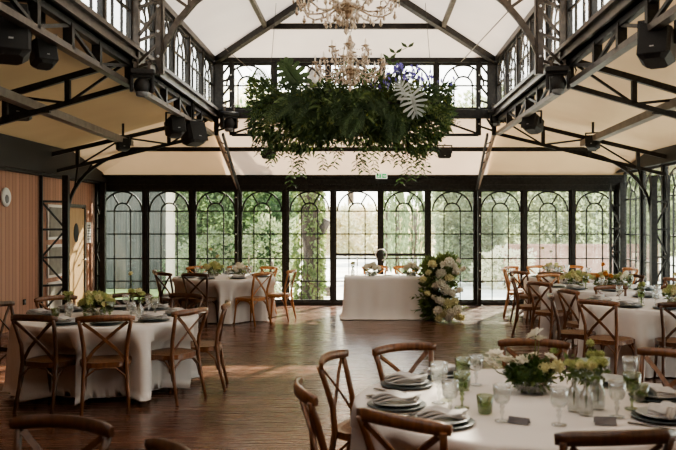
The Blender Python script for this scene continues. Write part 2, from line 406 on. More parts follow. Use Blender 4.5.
# right wall glazing (perpendicular), panels every ~1 m
ys = [YB-0.12-1.13*j for j in range(0, 12)]
for j in range(11):
    yc = (ys[j]+ys[j+1])/2
    glazed_panel(n, 'arched glass panel %s in the right wall' % ('nearest the back corner', 'second from the back corner', 'third from the back corner', 'fourth from the back corner', 'fifth from the back corner', 'sixth from the back corner', 'seventh from the back corner', 'eighth from the back corner', 'ninth from the back corner', 'tenth from the back corner', 'eleventh from the back corner')[j],
                 (WR, yc, 0), 1.03, PI/2, kind='window', haze=True, ztop=2.77, zs=2.2, bars=(2.2, 1.49, .975, .5)); n += 1
    mb = MB(); mb.box((WR, ys[j+1], 1.38), (0.12, 0.08, 2.76)); struct('trim_%d' % k, mb, M_steel, 'black mullion of the right glass wall, number %d from the back' % (j+1), cat='mullion'); k += 1
mb = MB(); mb.box((WR, (ys[11]+YF)/2, 1.26), (0.2, ys[11]-YF-0.1, 2.74)); struct('wall_right', mb, M_boards, 'solid end of the right wall near the camera', cat='wall')

# left wall door, three-pane window, notice, round fitting
r = thing('door_%d' % n, 'pale oak door with an oval porthole in the left wall', 'door', (WL+0.02, 15.25, 0)); r['kind'] = 'structure'; n += 1
mb = MB(); mb.box((0, 0, 1.0), (0.05, 0.92, 2.0)); mb.build('door_leaf', M_doorw, r)
mb = MB()
for sy in (-1, 1): mb.box((0.0, sy*0.49, 1.03), (0.09, 0.06, 2.06))
mb.box((0, 0, 2.05), (0.09, 1.04, 0.06)); mb.build('door_frame', M_steel2, r)
mb = MB(); mb.ball((0.03, 0.02, 1.53), 0.13, 16, (0.15, 1.0, 1.45)); mb.build('porthole', M_black, r)
mb = MB(); mb.tube([(0.03, 0.38, 1.0), (0.09, 0.38, 1.0), (0.09, 0.27, 1.0)], 0.012); mb.build('door_handle', M_grey, r)
r = thing('window_%d' % n, 'narrow white three-pane window in the left wall behind the lattice column', 'window', (WL+0.02, 14.28, 0)); r['kind'] = 'structure'; n += 1
for z0, z1 in ((1.42, 2.05), (0.74, 1.33), (0.12, 0.66)):
    mb = MB(); mb.box((0, 0, (z0+z1)/2), (0.03, 0.64, z1-z0)); mb.build('window_frame', M_white, r)
    mb = MB(); mb.box((0.012, 0, (z0+z1)/2), (0.03, 0.54, z1-z0-0.1)); mb.build('pane', M_greybeam, r)
t = thing('notice_sheet', 'pale notice sheet on the boarded wall right of the oak door', 'notice', (WL+0.012, 16.05, 1.53))
mb = MB(); mb.box((0, 0, 0), (0.02, 0.26, 0.42)); mb.build('sheet', M_white, t)
mb = MB()
for q in range(6): mb.box((0.012, 0, 0.14-q*0.055), (0.004, 0.18, 0.02))
mb.build('printed_lines', M_grey, t)
t = thing('wall_vent', 'round white fitting with a dark centre on the boarded left wall', 'vent', (WL+0.01, 12.35, 2.12))
mb = MB(); mb.lathe([(0.0, 0), (0.15, 0), (0.15, 0.02), (0.12, 0.04), (0.08, 0.035), (0, .035)], n=24)
o = mb.build('ring', M_porc, t); o.rotation_euler = (0, PI/2, 0)
mb = MB(); mb.lathe([(0, 0.05), (0.06, 0.045), (0.07, 0.036)], n=16); o = mb.build('vent_core', M_grey, t); o.rotation_euler = (0, PI/2, 0); o.location = (0, -0.02, -0.03)
t = thing('wall_socket', 'small dark socket low on the boarded wall behind the left table', 'socket', (WL+0.012, 790*5.63/(366-25), EYE-(302-CY)*(5.63/(366-25))))
mb = MB(); mb.bbox((0, 0, 0), (0.02, 0.09, 0.09), 0.005); mb.build('plate', M_black, t)
mb = MB(); mb.lathe([(0, 0.014), (0.028, 0.014), (0.03, 0.01)], n=12); o = mb.build('outlet', M_grey, t); o.rotation_euler = (0, PI/2, 0)

# roof membranes
def rquad(name, pts, m, label, cat='roof'):
    mb = MB(); mb.poly(pts); return struct(name, mb, m, label, cat=cat)
RX, RZ = X0, EAVE+0.33*2.64
hip = YC-2.64
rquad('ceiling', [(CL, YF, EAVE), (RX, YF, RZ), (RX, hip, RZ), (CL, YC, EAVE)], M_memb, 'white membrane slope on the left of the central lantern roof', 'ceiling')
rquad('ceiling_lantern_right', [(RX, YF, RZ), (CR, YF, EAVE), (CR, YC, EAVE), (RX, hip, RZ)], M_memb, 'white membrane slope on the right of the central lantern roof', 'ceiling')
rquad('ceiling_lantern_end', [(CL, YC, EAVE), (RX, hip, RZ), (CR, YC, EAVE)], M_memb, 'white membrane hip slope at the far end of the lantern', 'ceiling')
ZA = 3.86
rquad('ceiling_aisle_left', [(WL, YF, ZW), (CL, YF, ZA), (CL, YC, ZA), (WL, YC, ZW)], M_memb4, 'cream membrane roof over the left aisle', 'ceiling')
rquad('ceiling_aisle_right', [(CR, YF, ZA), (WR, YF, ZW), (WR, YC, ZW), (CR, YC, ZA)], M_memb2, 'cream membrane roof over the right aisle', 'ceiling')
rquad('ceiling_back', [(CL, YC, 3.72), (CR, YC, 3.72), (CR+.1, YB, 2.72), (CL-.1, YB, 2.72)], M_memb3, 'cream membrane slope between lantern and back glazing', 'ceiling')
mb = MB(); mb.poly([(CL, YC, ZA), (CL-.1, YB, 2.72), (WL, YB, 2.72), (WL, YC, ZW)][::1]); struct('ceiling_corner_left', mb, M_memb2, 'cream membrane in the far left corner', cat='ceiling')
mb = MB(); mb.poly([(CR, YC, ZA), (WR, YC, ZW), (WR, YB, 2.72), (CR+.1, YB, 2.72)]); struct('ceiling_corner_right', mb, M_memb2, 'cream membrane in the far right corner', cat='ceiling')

# clerestory glazing
def cler(i, c, rz, label):
    global n
    root = glazed_panel(n, label, c, 0.96, rz, kind='window', z0=SILL, ztop=4.68, zs=4.26, bars=(4.26,), fr=0.04, inner=0.17); n += 1
    return root
ordn = ['first', 'second', 'third', 'fourth', 'fifth', 'sixth', 'seventh', 'eighth', 'ninth', 'tenth']
for i in range(5):
    cler(i, (X0-2+i, YC, 0), 0, 'arched lantern window above the far end, %s from the left' % ordn[i])
mb = MB()
for i in range(6): mb.box((X0-2.5+i, YC, (SILL+EAVE)/2), (0.07 if 0 < i < 5 else 0.1, 0.09, EAVE-SILL))
struct('trim_%d' % k, mb, M_steel, 'black posts between the arched lantern windows at the far end', cat='posts'); k += 1
pitch = (YC-Y1)/5
for s_, (wx, sd) in enumerate(((CL, 'left'), (CR, 'right'))):
    for i in range(8):
        yc = YC-pitch*(i+0.5)
        cler(i, (wx, yc, 0), PI/2, '%s side lantern window, %s from the far end' % (sd, ordn[i]))
        if i:
            mb = MB(); mb.box((wx, YC-pitch*i, (SILL+EAVE)/2), (0.09, 0.06, EAVE-SILL)); struct('trim_%d' % k, mb, M_steel2, '%s lantern mullion, %s from the far end' % (sd, ordn[i-1]), cat='mullion'); k += 1
    sg = 1 if s_ == 0 else -1
    mb = MB(); yl = YC-YF
    mb.box((wx, (YC+YF)/2, 3.74), (0.16, yl, 0.17)); mb.box((wx+sg*0.10, (YC+YF)/2, 3.80), (0.06, yl, 0.05)); mb.box((wx+sg*0.07, (YC+YF)/2, 3.67), (0.10, yl, 0.03))
    struct('trim_%d' % k, mb, M_steel2, 'brown steel sill beam under the %s lantern windows' % sd, cat='beam'); k += 1
    mb = MB(); mb.box((wx, (YC+YF)/2, EAVE-0.02), (0.14, yl, 0.09)); struct('trim_%d' % k, mb, M_steel2, '%s eaves beam of the lantern roof' % sd, cat='beam'); k += 1
    # near clerestory closing panel
    mb = MB(); mb.box((wx, (YC-8*pitch+YF)/2, (SILL+EAVE)/2), (0.05, YC-8*pitch-YF, EAVE-SILL)); struct('wall_lantern_'+sd, mb, M_pane, '%s lantern glazing above the camera' % sd, cat='window')
mb = MB(); mb.box((X0, YC, 3.74), (5.2, 0.14, 0.14)); mb.box((X0, YC, EAVE-0.03), (5.2, 0.12, 0.08)); mb.box((X0, YC-0.05, 3.66), (5.2, 0.12, 0.03))
struct('trim_%d' % k, mb, M_steel, 'black sill and head beams of the lantern end windows', cat='beam'); k += 1

# lantern rafters and purlins
def rfz(x): return RZ-0.33*abs(x-X0)
mb = MB()
for sx in (-1, 1): mb.bar((X0+sx*2.60, YC-0.02, EAVE-0.04), (X0, hip, RZ-0.06), 0.10, 0.13)
struct('trim_%d' % k, mb, M_steel, 'black hip rafters of the lantern roof', cat='rafter'); k += 1
t_ = 1.12
mb = MB(); mb.bar((CL+t_, YC-t_, EAVE+.33*t_-.05), (CR-t_, YC-t_, EAVE+.33*t_-.05), 0.07, 0.09); struct('trim_%d' % k, mb, M_steel, 'black horizontal purlin across the lantern hip', cat='purlin'); k += 1
mb = MB()
for x in (CL+t_, CR-t_): mb.bar((x, YC-t_, EAVE+.33*t_-.05), (x, YF, EAVE+.33*t_-.05), 0.07, 0.07)
struct('trim_%d' % k, mb, M_greybeam, 'pale purlins running along both lantern slopes', cat='purlin'); k += 1
# back slope purlin, sloping rafters, posts
mb = MB(); mb.bar((WL+.2, 15.55, 3.17), (WR-.2, 15.55, 3.17), 0.09, 0.08); struct('trim_%d' % k, mb, M_steel, 'long black purlin across the back roof slope', cat='purlin'); k += 1
for sx, sd in ((-1, 'left'), (1, 'right')):
    t = thing('corner_rafter', 'tan sloping rafter from the lantern %s corner to the back glazing' % sd, 'rafter', (0, 0, 0))
    xa = CL+.05 if sx < 0 else CR-.05; xb = (238-CX)/47.6 if sx < 0 else (478-CX)/47.6
    mb = MB(); mb.bar((xa, YC, 3.42), (xb-.04*sx, YB-.22, 2.45), 0.05, 0.09); mb.build('tan_flange', M_tan, t)
    mb = MB(); mb.bar((xa+.14*-sx, YC, 3.36), (xb+.06*-sx, YB-.22, 2.40), 0.04, 0.06); mb.build('dark_flange', M_steel, t)
    mb = MB()
    for q in range(1, 6):
        f_ = q/6; a = V((xa, YC, 3.42)).lerp(V((xb-.04*sx, YB-.22, 2.45)), f_); b = V((xa-.14*sx, YC, 3.36)).lerp(V((xb-.06*sx, YB-.22, 2.40)), f_)
        mb.bar(a, b, 0.02)
    mb.build('battens', M_steel2, t)
    t = thing('slender_post', 'slender black post with pale bolts under the %s corner rafter' % sd, 'post', (xb, YB-.22, 0))
    mb = MB(); mb.box((0, 0, 1.22), (0.07, 0.07, 2.44)); mb.box((0, 0, 0.01), (0.14, 0.12, 0.02)); mb.build('shaft', M_steel, t)
    for q in range(6):
        mb = MB(); mb.ball((0.0, -0.04, 0.35+q*0.38), 0.016, 6); mb.build('bolt', M_mark, t)

# ------------------------------------------------------------------ trusses
def longtruss(x, sd):
    for f_, (ya, yb, seg) in enumerate(((Y1, YC, 'far'), (Y0-1.5, Y1, 'near'))):
        t = thing('lattice_girder', '%s lattice girder under the lantern sill, %s bay' % (seg, sd) if 0 else '%s bay of the lattice girder under the %s lantern sill' % (seg, sd), 'girder')
        mb = MB(); mb.bar((x, ya+.02, 3.62), (x, yb-.02, 3.62), 0.07, 0.07); mb.build('top_chord', M_steel, t)
        mb = MB(); mb.bar((x, ya+.02, BOT), (x, yb-.02, BOT), 0.09, 0.06); mb.build('bottom_chord', M_greybeam if f_ == 0 else M_steel2, t)
        if f_ == 0: vy = [Y1+0.79*j for j in range(1, 6)]
        else: vy = [Y1-0.05] + [Y1-1.18-0.79*j for j in range(0, 6)]
        for y in vy:
            mb = MB(); mb.bar((x, y, BOT), (x, y, 3.62), 0.07, 0.09, up=V((1, 0, 0))); mb.build('upright', M_steel, t)
        for j in range(len(vy)-1):
            a, b = vy[j], vy[j+1]
            mb = MB()
            if (j % 2 == 0): mb.bar((x, a, 3.60), (x, b, BOT+.02), 0.035)
            else: mb.bar((x, a, BOT+.02), (x, b, 3.60), 0.035)
            mb.build('diagonal', M_steel, t)
longtruss(CL, 'left'); longtruss(CR, 'right')

def portal(y, where):
    for sx, sd, xi, xo in ((-1, 'left', IL, CL+.07), (1, 'right', IR, CR-.07)):
        t = thing('lantern_column', '%s twin-post lattice column of the %s lantern frame' % (sd, where), 'column')
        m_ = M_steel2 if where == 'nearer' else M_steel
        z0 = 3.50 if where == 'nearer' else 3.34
        mb = MB(); mb.bar((xi, y, z0), (xi, y, EAVE+.1), 0.09, 0.09, up=V((1, 0, 0))); mb.bar((xi, y-.05, z0), (xi, y-.05, EAVE), 0.03, 0.05, up=V((1, 0, 0))); mb.build('inner_post', m_, t)
        mb = MB(); mb.bar((xo, y, z0), (xo, y, EAVE), 0.08, 0.08, up=V((1, 0, 0))); mb.build('outer_post', m_, t)
        zz = [z0+.08, 3.9, 4.3, 4.7]
        for q in range(3):
            mb = MB(); mb.bar((xo, y, zz[q]+.0), (xi, y, zz[q]+.1), 0.035); mb.bar((xo, y, zz[q]+.03), (xi, y, zz[q+1]), 0.035); mb.build('lacing', m_, t)
        mb = MB()
        for q in range(4): mb.ball((xi+.0, y-.1, z0+.2+q*.3), 0.018, 6)
        mb.build('bolts', M_mark, t)
    if where == 'nearer':
        t = thing('lantern_arch', 'curved steel arch with web struts spanning the lantern overhead', 'arch')
        pts = [(2.28, 3.72), (2.20, 3.92), (2.05, 4.16), (1.86, 4.38), (1.6, 4.58), (1.2, 4.78), (.7, 4.94), (.3, 5.02), (0, 5.04)]
        path = [V((X0-a, y, b)) for a, b in pts]+[V((X0+a, y, b)) for a, b in pts[-2::-1]]
        mb = MB(); mb.barpath(path, 0.07, 0.06, up=V((0, 1, 0))); mb.build('curved_rib', M_steel2, t)
        mb = MB()
        for sx in (-1, 1): mb.bar((X0+sx*2.6, y, EAVE-.02), (X0, y, RZ-.08), 0.08, 0.1)
        mb.build('rafters', M_steel2, t)
        for sx in (-1, 1):
            for (a, b, c, d) in ((2.28, 4.55, 1.93, 4.30), (1.93, 4.30, 1.93, 4.95), (1.93, 4.95, 1.5, 4.62), (1.5, 4.62, 1.3, 5.12), (1.3, 5.12, .8, 4.9), (.8, 4.9, .6, 5.35)):
                mb = MB(); mb.bar((X0+sx*a, y, b), (X0+sx*c, y, d), 0.035); mb.build('web_strut', M_steel2, t)
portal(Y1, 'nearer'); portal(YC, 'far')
# far transverse girder across the lantern opening
t = thing('tie_girder', 'black tie bar with knee struts across the far end of the lantern', 'girder')
mb = MB(); mb.bar((IL, YC, BOT-.02), (IR, YC, BOT-.02), 0.05, 0.05); mb.build('tie_bar', M_steel, t)
for sx in (-1, 1):
    mb = MB(); mb.bar((X0+sx*2.28, YC, BOT+.0), (X0+sx*1.45, YC, 3.66), 0.035); mb.build('knee_strut', M_steel, t)

def aisle_truss(y0, y1, xa, xw, xt, label, wide=True):
    """from lantern column (xa,y0) to the wall (xw,y1); xt = inner face of the wall column"""
    t = thing('aisle_truss', label, 'truss'); sg = 1 if xw > xa else -1
    sl = 0.285; L_ = abs(xw-xa)
    def pt(f_, top): return V((xa+(xw-xa)*f_, y0+(y1-y0)*f_, (3.68 if top else BOT)-sl*L_*f_))
    mb = MB(); mb.bar(pt(0, 1), pt(1, 1), 0.07, 0.07); mb.build('top_chord', M_steel, t)
    mb = MB(); mb.bar(pt(0, 0), pt(1, 0), 0.06, 0.06); mb.build('bottom_chord', M_steel, t)
    fs = [0.28, 0.56, 0.84]
    for f_ in fs:
        mb = MB(); mb.bar(pt(f_, 1), pt(f_, 0), 0.06, 0.06, up=V((1, 0, 0))); mb.build('upright', M_steel, t)
    for a, b in ((0.0, .28), (.28, .56), (.56, .84)):
        mb = MB(); mb.bar(pt(a, 1), pt(b, 0), 0.03) if a != .28 else mb.bar(pt(a, 0), pt(b, 1), 0.03); mb.build('diagonal', M_steel, t)
    # knee arch
    zk = pt(abs((xt-xa)/(xw-xa)), 0).z
    path = []
    fe = 0.36; pe = pt(fe, 0)
    ft = abs((xt-xa)/(xw-xa)); pt0 = pt(ft, 0)
    for q in range(13):
        a = q/12*PI/2
        x = xt+(pe.x-xt)*(1-math.cos(a)); yq = pt0.y+(pe.y-pt0.y)*(1-math.cos(a)); z = 1.86+(pe.z-.03-1.86)*math.sin(a)
        path.append(V((x, yq, z)))
    mb = MB(); mb.barpath(path, 0.05, 0.05, up=V((0, 1, 0))); mb.build('knee_arch', M_steel, t)
    for q, ft2 in ((3, 0.84), (5, .75), (7, .62)):
        mb = MB(); mb.bar(path[q], pt(ft2, 0), 0.028); mb.build('arch_strut', M_steel, t)
aisle_truss(YC-.0, 13.85, CL, WL+.12, -5.26, 'left aisle truss with knee arch by the far lattice column')
aisle_truss(YC-.0, 13.85, CR, WR-.12, 5.02, 'right aisle truss with knee arch by the far lattice column')
aisle_truss(Y1, Y1, CL, WL+.12, -5.26, 'left aisle truss of the nearer frame')
aisle_truss(Y1, Y1, CR, WR-.12, 5.02, 'right aisle truss of the nearer frame')

def wallcol(xi, xo, y, label, ztop=2.55, yo=None):
    t = thing('lattice_column', label, 'column'); yo = y if yo is None else yo
    mb = MB(); mb.bar((xi, y, 0), (xi, y, ztop), 0.10, 0.10, up=V((1, 0, 0))); mb.build('inner_post', M_steel, t)
    mb = MB(); mb.bar((xo, yo, 0), (xo, yo, ztop), 0.05, 0.05, up=V((1, 0, 0))); mb.build('outer_post', M_steel, t)
    mb = MB(); mb.box(((xi+xo)/2, (y+yo)/2, .02), (abs(xi-xo)+.2, .2+abs(y-yo), .04)); mb.build('base_plate', M_steel, t)
    zs = [0.15+0.485*q for q in range(6)]
    zs = [z for z in zs if z < ztop]
    for q, z in enumerate(zs):
        mb = MB(); mb.bar((xi, y, z), (xo, yo, z), 0.03, 0.035); mb.build('rung', M_steel, t)
        if q < len(zs)-1:
            mb = MB()
            if q % 2 == 0: mb.bar((xo, yo, z), (xi, y, zs[q+1]), 0.03)
            else: mb.bar((xi, y, z), (xo, yo, zs[q+1]), 0.03)
            mb.build('diagonal', M_steel, t)
wallcol(-5.26, -5.60, 13.85, 'black lattice column against the left boarded wall', yo=13.62)
wallcol(5.04, 5.30, 13.85, 'black lattice column against the right glass wall')
wallcol(-5.44, -5.58, YB-.25, 'black lattice column in the far left corner', yo=YB-.26)
wallcol(5.36-.06, 5.06, YB-.25, 'black lattice column in the far right corner', yo=YB-.25)
wallcol(-5.26, -5.60, Y1, 'black lattice column on the left wall, out beside the near frame')
wallcol(5.04, 5.30, Y1, 'black lattice column on the right wall, out beside the near frame')
# grey valance beams along the aisles
for sd, xa, xb in (('left', -3.82, -4.25), ('right', 3.48, 3.92)):
    mb = MB(); mb.bar((xa, Y1-5.6, 3.13), (xb, YC-.4, 3.15), 0.13, 0.10); mb.bar((xa-.1 if sd == 'left' else xa+.1, Y1-5.6, 3.20), ((xb-.1) if sd == 'left' else xb+.1, YC-.4, 3.22), 0.10, 0.03)
    struct('trim_%d' % k, mb, M_greybeam, 'wide grey purlin running along the %s aisle roof' % sd, cat='purlin'); k += 1

# guy wires
for (a, b, lb) in ((P(222, 46, YC-.5), P(252, 71, YC-.1), 'thin pale stay wire at the far left lantern corner'), (P(517, 2, Y1+.6), P(461, 62, YC-.1), 'thin pale stay wire crossing the lantern on the right')):
    mb = MB(); mb.tube([a, b], 0.008, 5); tag(mb.build('stay_wire', M_greybeam), lb, 'wire')

# ------------------------------------------------------------------ hanging equipment
def roofz(x, y):
    if y > YC: return 3.72-(y-YC)*1.0/1.97
    return ZA-(ZA-ZW)*((CL-x)/(CL-WL) if x < 0 else (x-CR)/(WR-CR))
def speaker(loc, size, rz, tilt, label, drop=0.25):
    drop = max(.02, roofz(loc[0], loc[1])-.03-(loc[2]+size[2]/2+.06)-.015)
    t = thing('loudspeaker', label, 'loudspeaker', loc, rz)
    w, d, h = size; M = Matrix.Rotation(tilt, 3, 'X')
    mb = MB(); mb.bbox((0, 0, 0), (w, d, h), min(w, d, h)*.18, M=M); mb.build('cabinet', M_black, t)
    mb = MB(); mb.bbox(M @ V((0, -d/2, 0)), (w*.88, 0.02, h*.9), 0.008, M=M); mb.build('grille', M_grille, t)
    mb = MB(); mb.box(M @ V((0, -d/2-.013, -h*.25)), (w*.12, 0.006, h*.03), M=M); mb.build('badge', M_mark, t)
    mb = MB()
    for sx in (-1, 1): mb.bar((sx*(w/2+.012), 0, 0), (sx*(w/2+.012), 0, h/2+.06), 0.02, 0.03)
    mb.bar((-(w/2+.02), 0, h/2+.06), ((w/2+.02), 0, h/2+.06), 0.03, 0.02); mb.bar((0, 0, h/2+.06), (0, 0, h/2+.06+drop), 0.035); mb.build('bracket', M_steel, t)
speaker(P(9, 34, 6.7), (.32, .32, .47), .5, -.25, 'large black loudspeaker in the upper left corner of the aisle', .3)
speaker(P(43, 54, 7.3), (.21, .21, .26), .75, -.35, 'small black loudspeaker just right of the large upper left one', .2)
speaker(P(18, 111, 10.0), (.33, .26, .20), .4, -.2, 'black loudspeaker behind the left aisle truss', .2)
speaker(P(123, 145, 13.6), (.22, .2, .2), .5, -.2, 'small black loudspeaker at the far end of the left aisle', .15)
speaker(P(175, 127, 12.2), (.26, .3, .30), .6, -.3, 'rounded black loudspeaker under the left lantern girder', .2)
speaker(P(193, 134, 12.7), (.36, .3, .36), .9, -.3, 'wide black loudspeaker right beside the rounded one under the left girder', .2)
speaker(P(657, 46, 6.8), (.28, .30, .33), -.6, -.3, 'large black loudspeaker in the upper right aisle', .3)
speaker(P(533, 124, 12.2), (.26, .3, .26), -.7, -.3, 'black loudspeaker under the right lantern girder', .2)
speaker(P(593, 143, 13.4), (.22, .22, .22), -.5, -.3, 'small black loudspeaker at the far end of the right aisle', .15)
speaker(P(268.5, 154, 15.45), (.26, .16, .19), 0, 0, 'flat black loudspeaker on the back roof slope, left of the greenery', .05)
speaker(P(444.5, 153.5, 15.45), (.26, .16, .19), 0, 0, 'flat black loudspeaker on the back roof slope, right of the greenery', .05)

def moving_head(loc, s, rz, label):
    t = thing('stage_light', label, 'stage light', loc, rz)
    mb = MB(); mb.bbox((0, 0, .16*s), (.36*s, .24*s, .09*s), .02*s); mb.build('base', M_black, t)
    mb = MB()
    for sx in (-1, 1): mb.bbox((sx*.15*s, 0, 0), (.05*s, .13*s, .26*s), .012*s)
    mb.bbox((0, 0, .10*s), (.34*s, .13*s, .05*s), .012*s); mb.build('yoke', M_black, t)
    mb = MB(); mb.ball((0, 0, -.04*s), .12*s, 12, (1, 1, 1.15)); mb.build('lamp_head', M_black, t)
    mb = MB(); mb.lathe([(.05*s, -.20*s), (.085*s, -.19*s), (.09*s, -.12*s), (0.05*s, -.12*s)], n=14); mb.lathe([(0, -.17*s), (.06*s, -.175*s)], n=14); mb.build('lens', M_grey, t)
    for sx in (-1, 1):
        mb = MB(); mb.box((sx*.1*s, 0, .25*s), (.04*s, .06*s, .12*s)); mb.tube(arc((sx*.1*s, 0, .32*s), .04*s, 0, 2*PI, 10)[:-1], .012*s, 6, up=V((0, 1, 0)), closed=True); mb.build('clamp', M_steel2, t)
    mb = MB(); mb.tube([(.1*s, 0, .1*s), (.22*s, .02, .02*s), (.26*s, .03, .15*s), (.2*s, .02, .3*s)], .01, 5); mb.build('cable', M_black, t)
moving_head(V((-2.66, Y1-.14, 3.37)), .8, .3, 'black moving stage light under the left column of the nearer frame')
moving_head(V((2.28, Y1-.14, 3.40)), .8, -.3, 'black moving stage light under the right column of the nearer frame')
moving_head(P(229, 122, YC-.15), .9, .6, 'black stage light cluster at the far left lantern corner')
moving_head(P(497, 118, YC-.15), .75, -.6, 'black stage light at the far right lantern corner')

# exit sign
t = thing('exit_sign', 'small green and white running man exit sign on the header beam', 'sign', P(381.5, 176, YB-.2))
mb = MB(); mb.box((0, 0, 0), (0.24, 0.04, 0.115)); mb.build('case', M_exitw, t)
mb = MB()
mb.box((-.055, -.022, 0), (.09, .006, .08)); mb.box((.055, -.022, 0), (.09, .006, .08)); mb.build('green_field', M_green, t)
mb = MB()
mb.ball((-.055, -.028, .024), .009, 6); mb.bar((-.058, -.028, .012), (-.064, -.028, -.010), .012); mb.bar((-.064, -.028, -.01), (-.045, -.028, -.03), .008); mb.bar((-.064, -.028, -.01), (-.085, -.028, -.024), .008); mb.bar((-.058, -.028, .01), (-.036, -.028, .0), .007)
mb.box((.045, -.027, 0), (.045, .004, .014)); mb.poly([(.065, -.0285, .026), (.092, -.0285, 0), (.065, -.0285, -.026)]); mb.build('pictogram', M_exitw, t)

# ------------------------------------------------------------------ chairs
def chair_meshes():
    D = {}
    mb = MB()   # seat: rounded square, origin at the seat centre on the floor, sitter faces +Y
    def rs(a, hw):
        c, s_ = math.cos(a), math.sin(a); p = 3.2
        r = hw/((abs(c)**p+abs(s_)**p)**(1/p)); return r*c, r*s_
    n_ = 24
    rings = [(0.0, .462), (.19, .458), (.205, .452)]
    vs = [V((0, 0, .462))]
    for hw, z in rings[1:]:
        for j in range(n_):
            x, y = rs(2*PI*j/n_, hw); vs.append(V((x*(1+.04*(y > 0)), y, z)))
    fs = [(0, 1+j, 1+(j+1) % n_) for j in range(n_)]+[(1+j, 1+n_+j, 1+n_+(j+1) % n_, 1+(j+1) % n_) for j in range(n_)]
    mb.add(vs, fs, True); D['seat'] = mb
    mb = MB(); path = []
    for j in range(n_):
        x, y = rs(2*PI*j/n_, .205); path.append(V((x*(1+.04*(y > 0)), y, .437)))
    mb.sweep(path, [(.016, -.022), (.016, .022), (-.016, .022), (-.016, -.022)], closed=True, smooth=False); D['seat_frame'] = mb
    for nm, sx in (('L', -1), ('R', 1)):
        mb = MB()
        mb.tube([(sx*.185, .165, .45), (sx*.19, .18, .25), (sx*.205, .20, 0)], .017, 7, scales=[1.15, 1, .8], up=V((1, 0, 0))); D['fleg'+nm] = mb
        mb = MB()
        mb.tube([(sx*.20, -.275, 0), (sx*.19, -.225, .22), (sx*.180, -.19, .45), (sx*.185, -.20, .60), (sx*.205, -.245, .76), (sx*.222, -.275, .85)],
                .018, 7, scales=[.85, 1, 1.15, 1.05, 1, .95], up=V((1, 0, 0))); D['post'+nm] = mb
        mb = MB()   # bentwood arch brace under the seat side
        mb.tube([(sx*.19, -.205, .22), (sx*.185, -.175, .33), (sx*.18, -.10, .40), (sx*.18, 0, .415), (sx*.185, .09, .40), (sx*.19, .155, .33), (sx*.195, .175, .22)], .009, 6, up=V((1, 0, 0))); D['side'+nm] = mb
        mb = MB()   # cross brace of the back
        yb = -.008*sx
        mb.sweep([(sx*.175, -.187+yb, .47), (sx*.09, -.215+yb, .58), (0, -.232+yb, .665), (-sx*.10, -.255+yb, .755), (-sx*.19, -.268+yb, .825)],
                 [(.006, -.014), (.006, .014), (-.006, .014), (-.006, -.014)], up=V((1, 0, 0.6)), smooth=False); D['cross'+nm] = mb
    for nm, y0 in (('F', .178), ('B', -.215)):
        mb = MB(); mb.tube([(-.19, y0, .24), (-.165, y0, .34), (-.09, y0, .405), (0, y0, .415), (.09, y0, .405), (.165, y0, .34), (.19, y0, .24)], .009, 6, up=V((0, 1, 0))); D['arch'+nm] = mb
    mb = MB(); path = []
    for q in range(11):
        u = -1+q/5.0; path.append(V((u*.248, -.305+.055*u*u, .868-.012*u*u)))
    mb.sweep(path, [(.014, -.028), (.016, 0), (.012, .026), (-.008, .028), (-.014, 0), (-.010, -.026)], smooth=True, scales=[.75]+[1]*9+[.75]); D['rail'] = mb
    return D
CM = chair_meshes()
def make_chair(wood, tone):
    t = thing('dining_chair', '', 'chair'); t['label'] = ''
    def part(nm, key, m): o = bpy.data.objects.new(nm, CM[key].mesh(nm+'_'+tone, m)); COL.objects.link(o); o.parent = t
    part('seat', 'seat', M_rattan); part('seat_frame', 'seat_frame', wood); part('top_rail', 'rail', wood)
    for s_ in 'LR':
        part('leg', 'fleg'+s_, wood); part('back_post', 'post'+s_, wood); part('cross_brace', 'cross'+s_, wood); part('bentwood_brace', 'side'+s_, wood)
    part('bentwood_brace', 'archF', wood); part('bentwood_brace', 'archB', wood)
    return t
CH = {'w': make_chair(M_chair, 'w'), 'h': make_chair(M_chair2, 'h'), 'd': make_chair(M_chair3, 'd')}  # one kind of chair: plain, sunlit and shaded wood colours
CH['w'].name = 'dining_chair'; CH_NAMES = {}
def chair(bx, by, fx, fy, tone, label):
    """bx,by: middle of the backrest on plan; fx,fy: point the sitter faces"""
    d = V((fx-bx, fy-by, 0)).normalized(); rz = math.atan2(-d.x, d.y)
    p = V((bx, by, 0))+d*0.28; CHAIRS.append((p, d, rz))
    return place(CH[tone], USED, p, rz, label, 'cross-back wooden dining chairs')

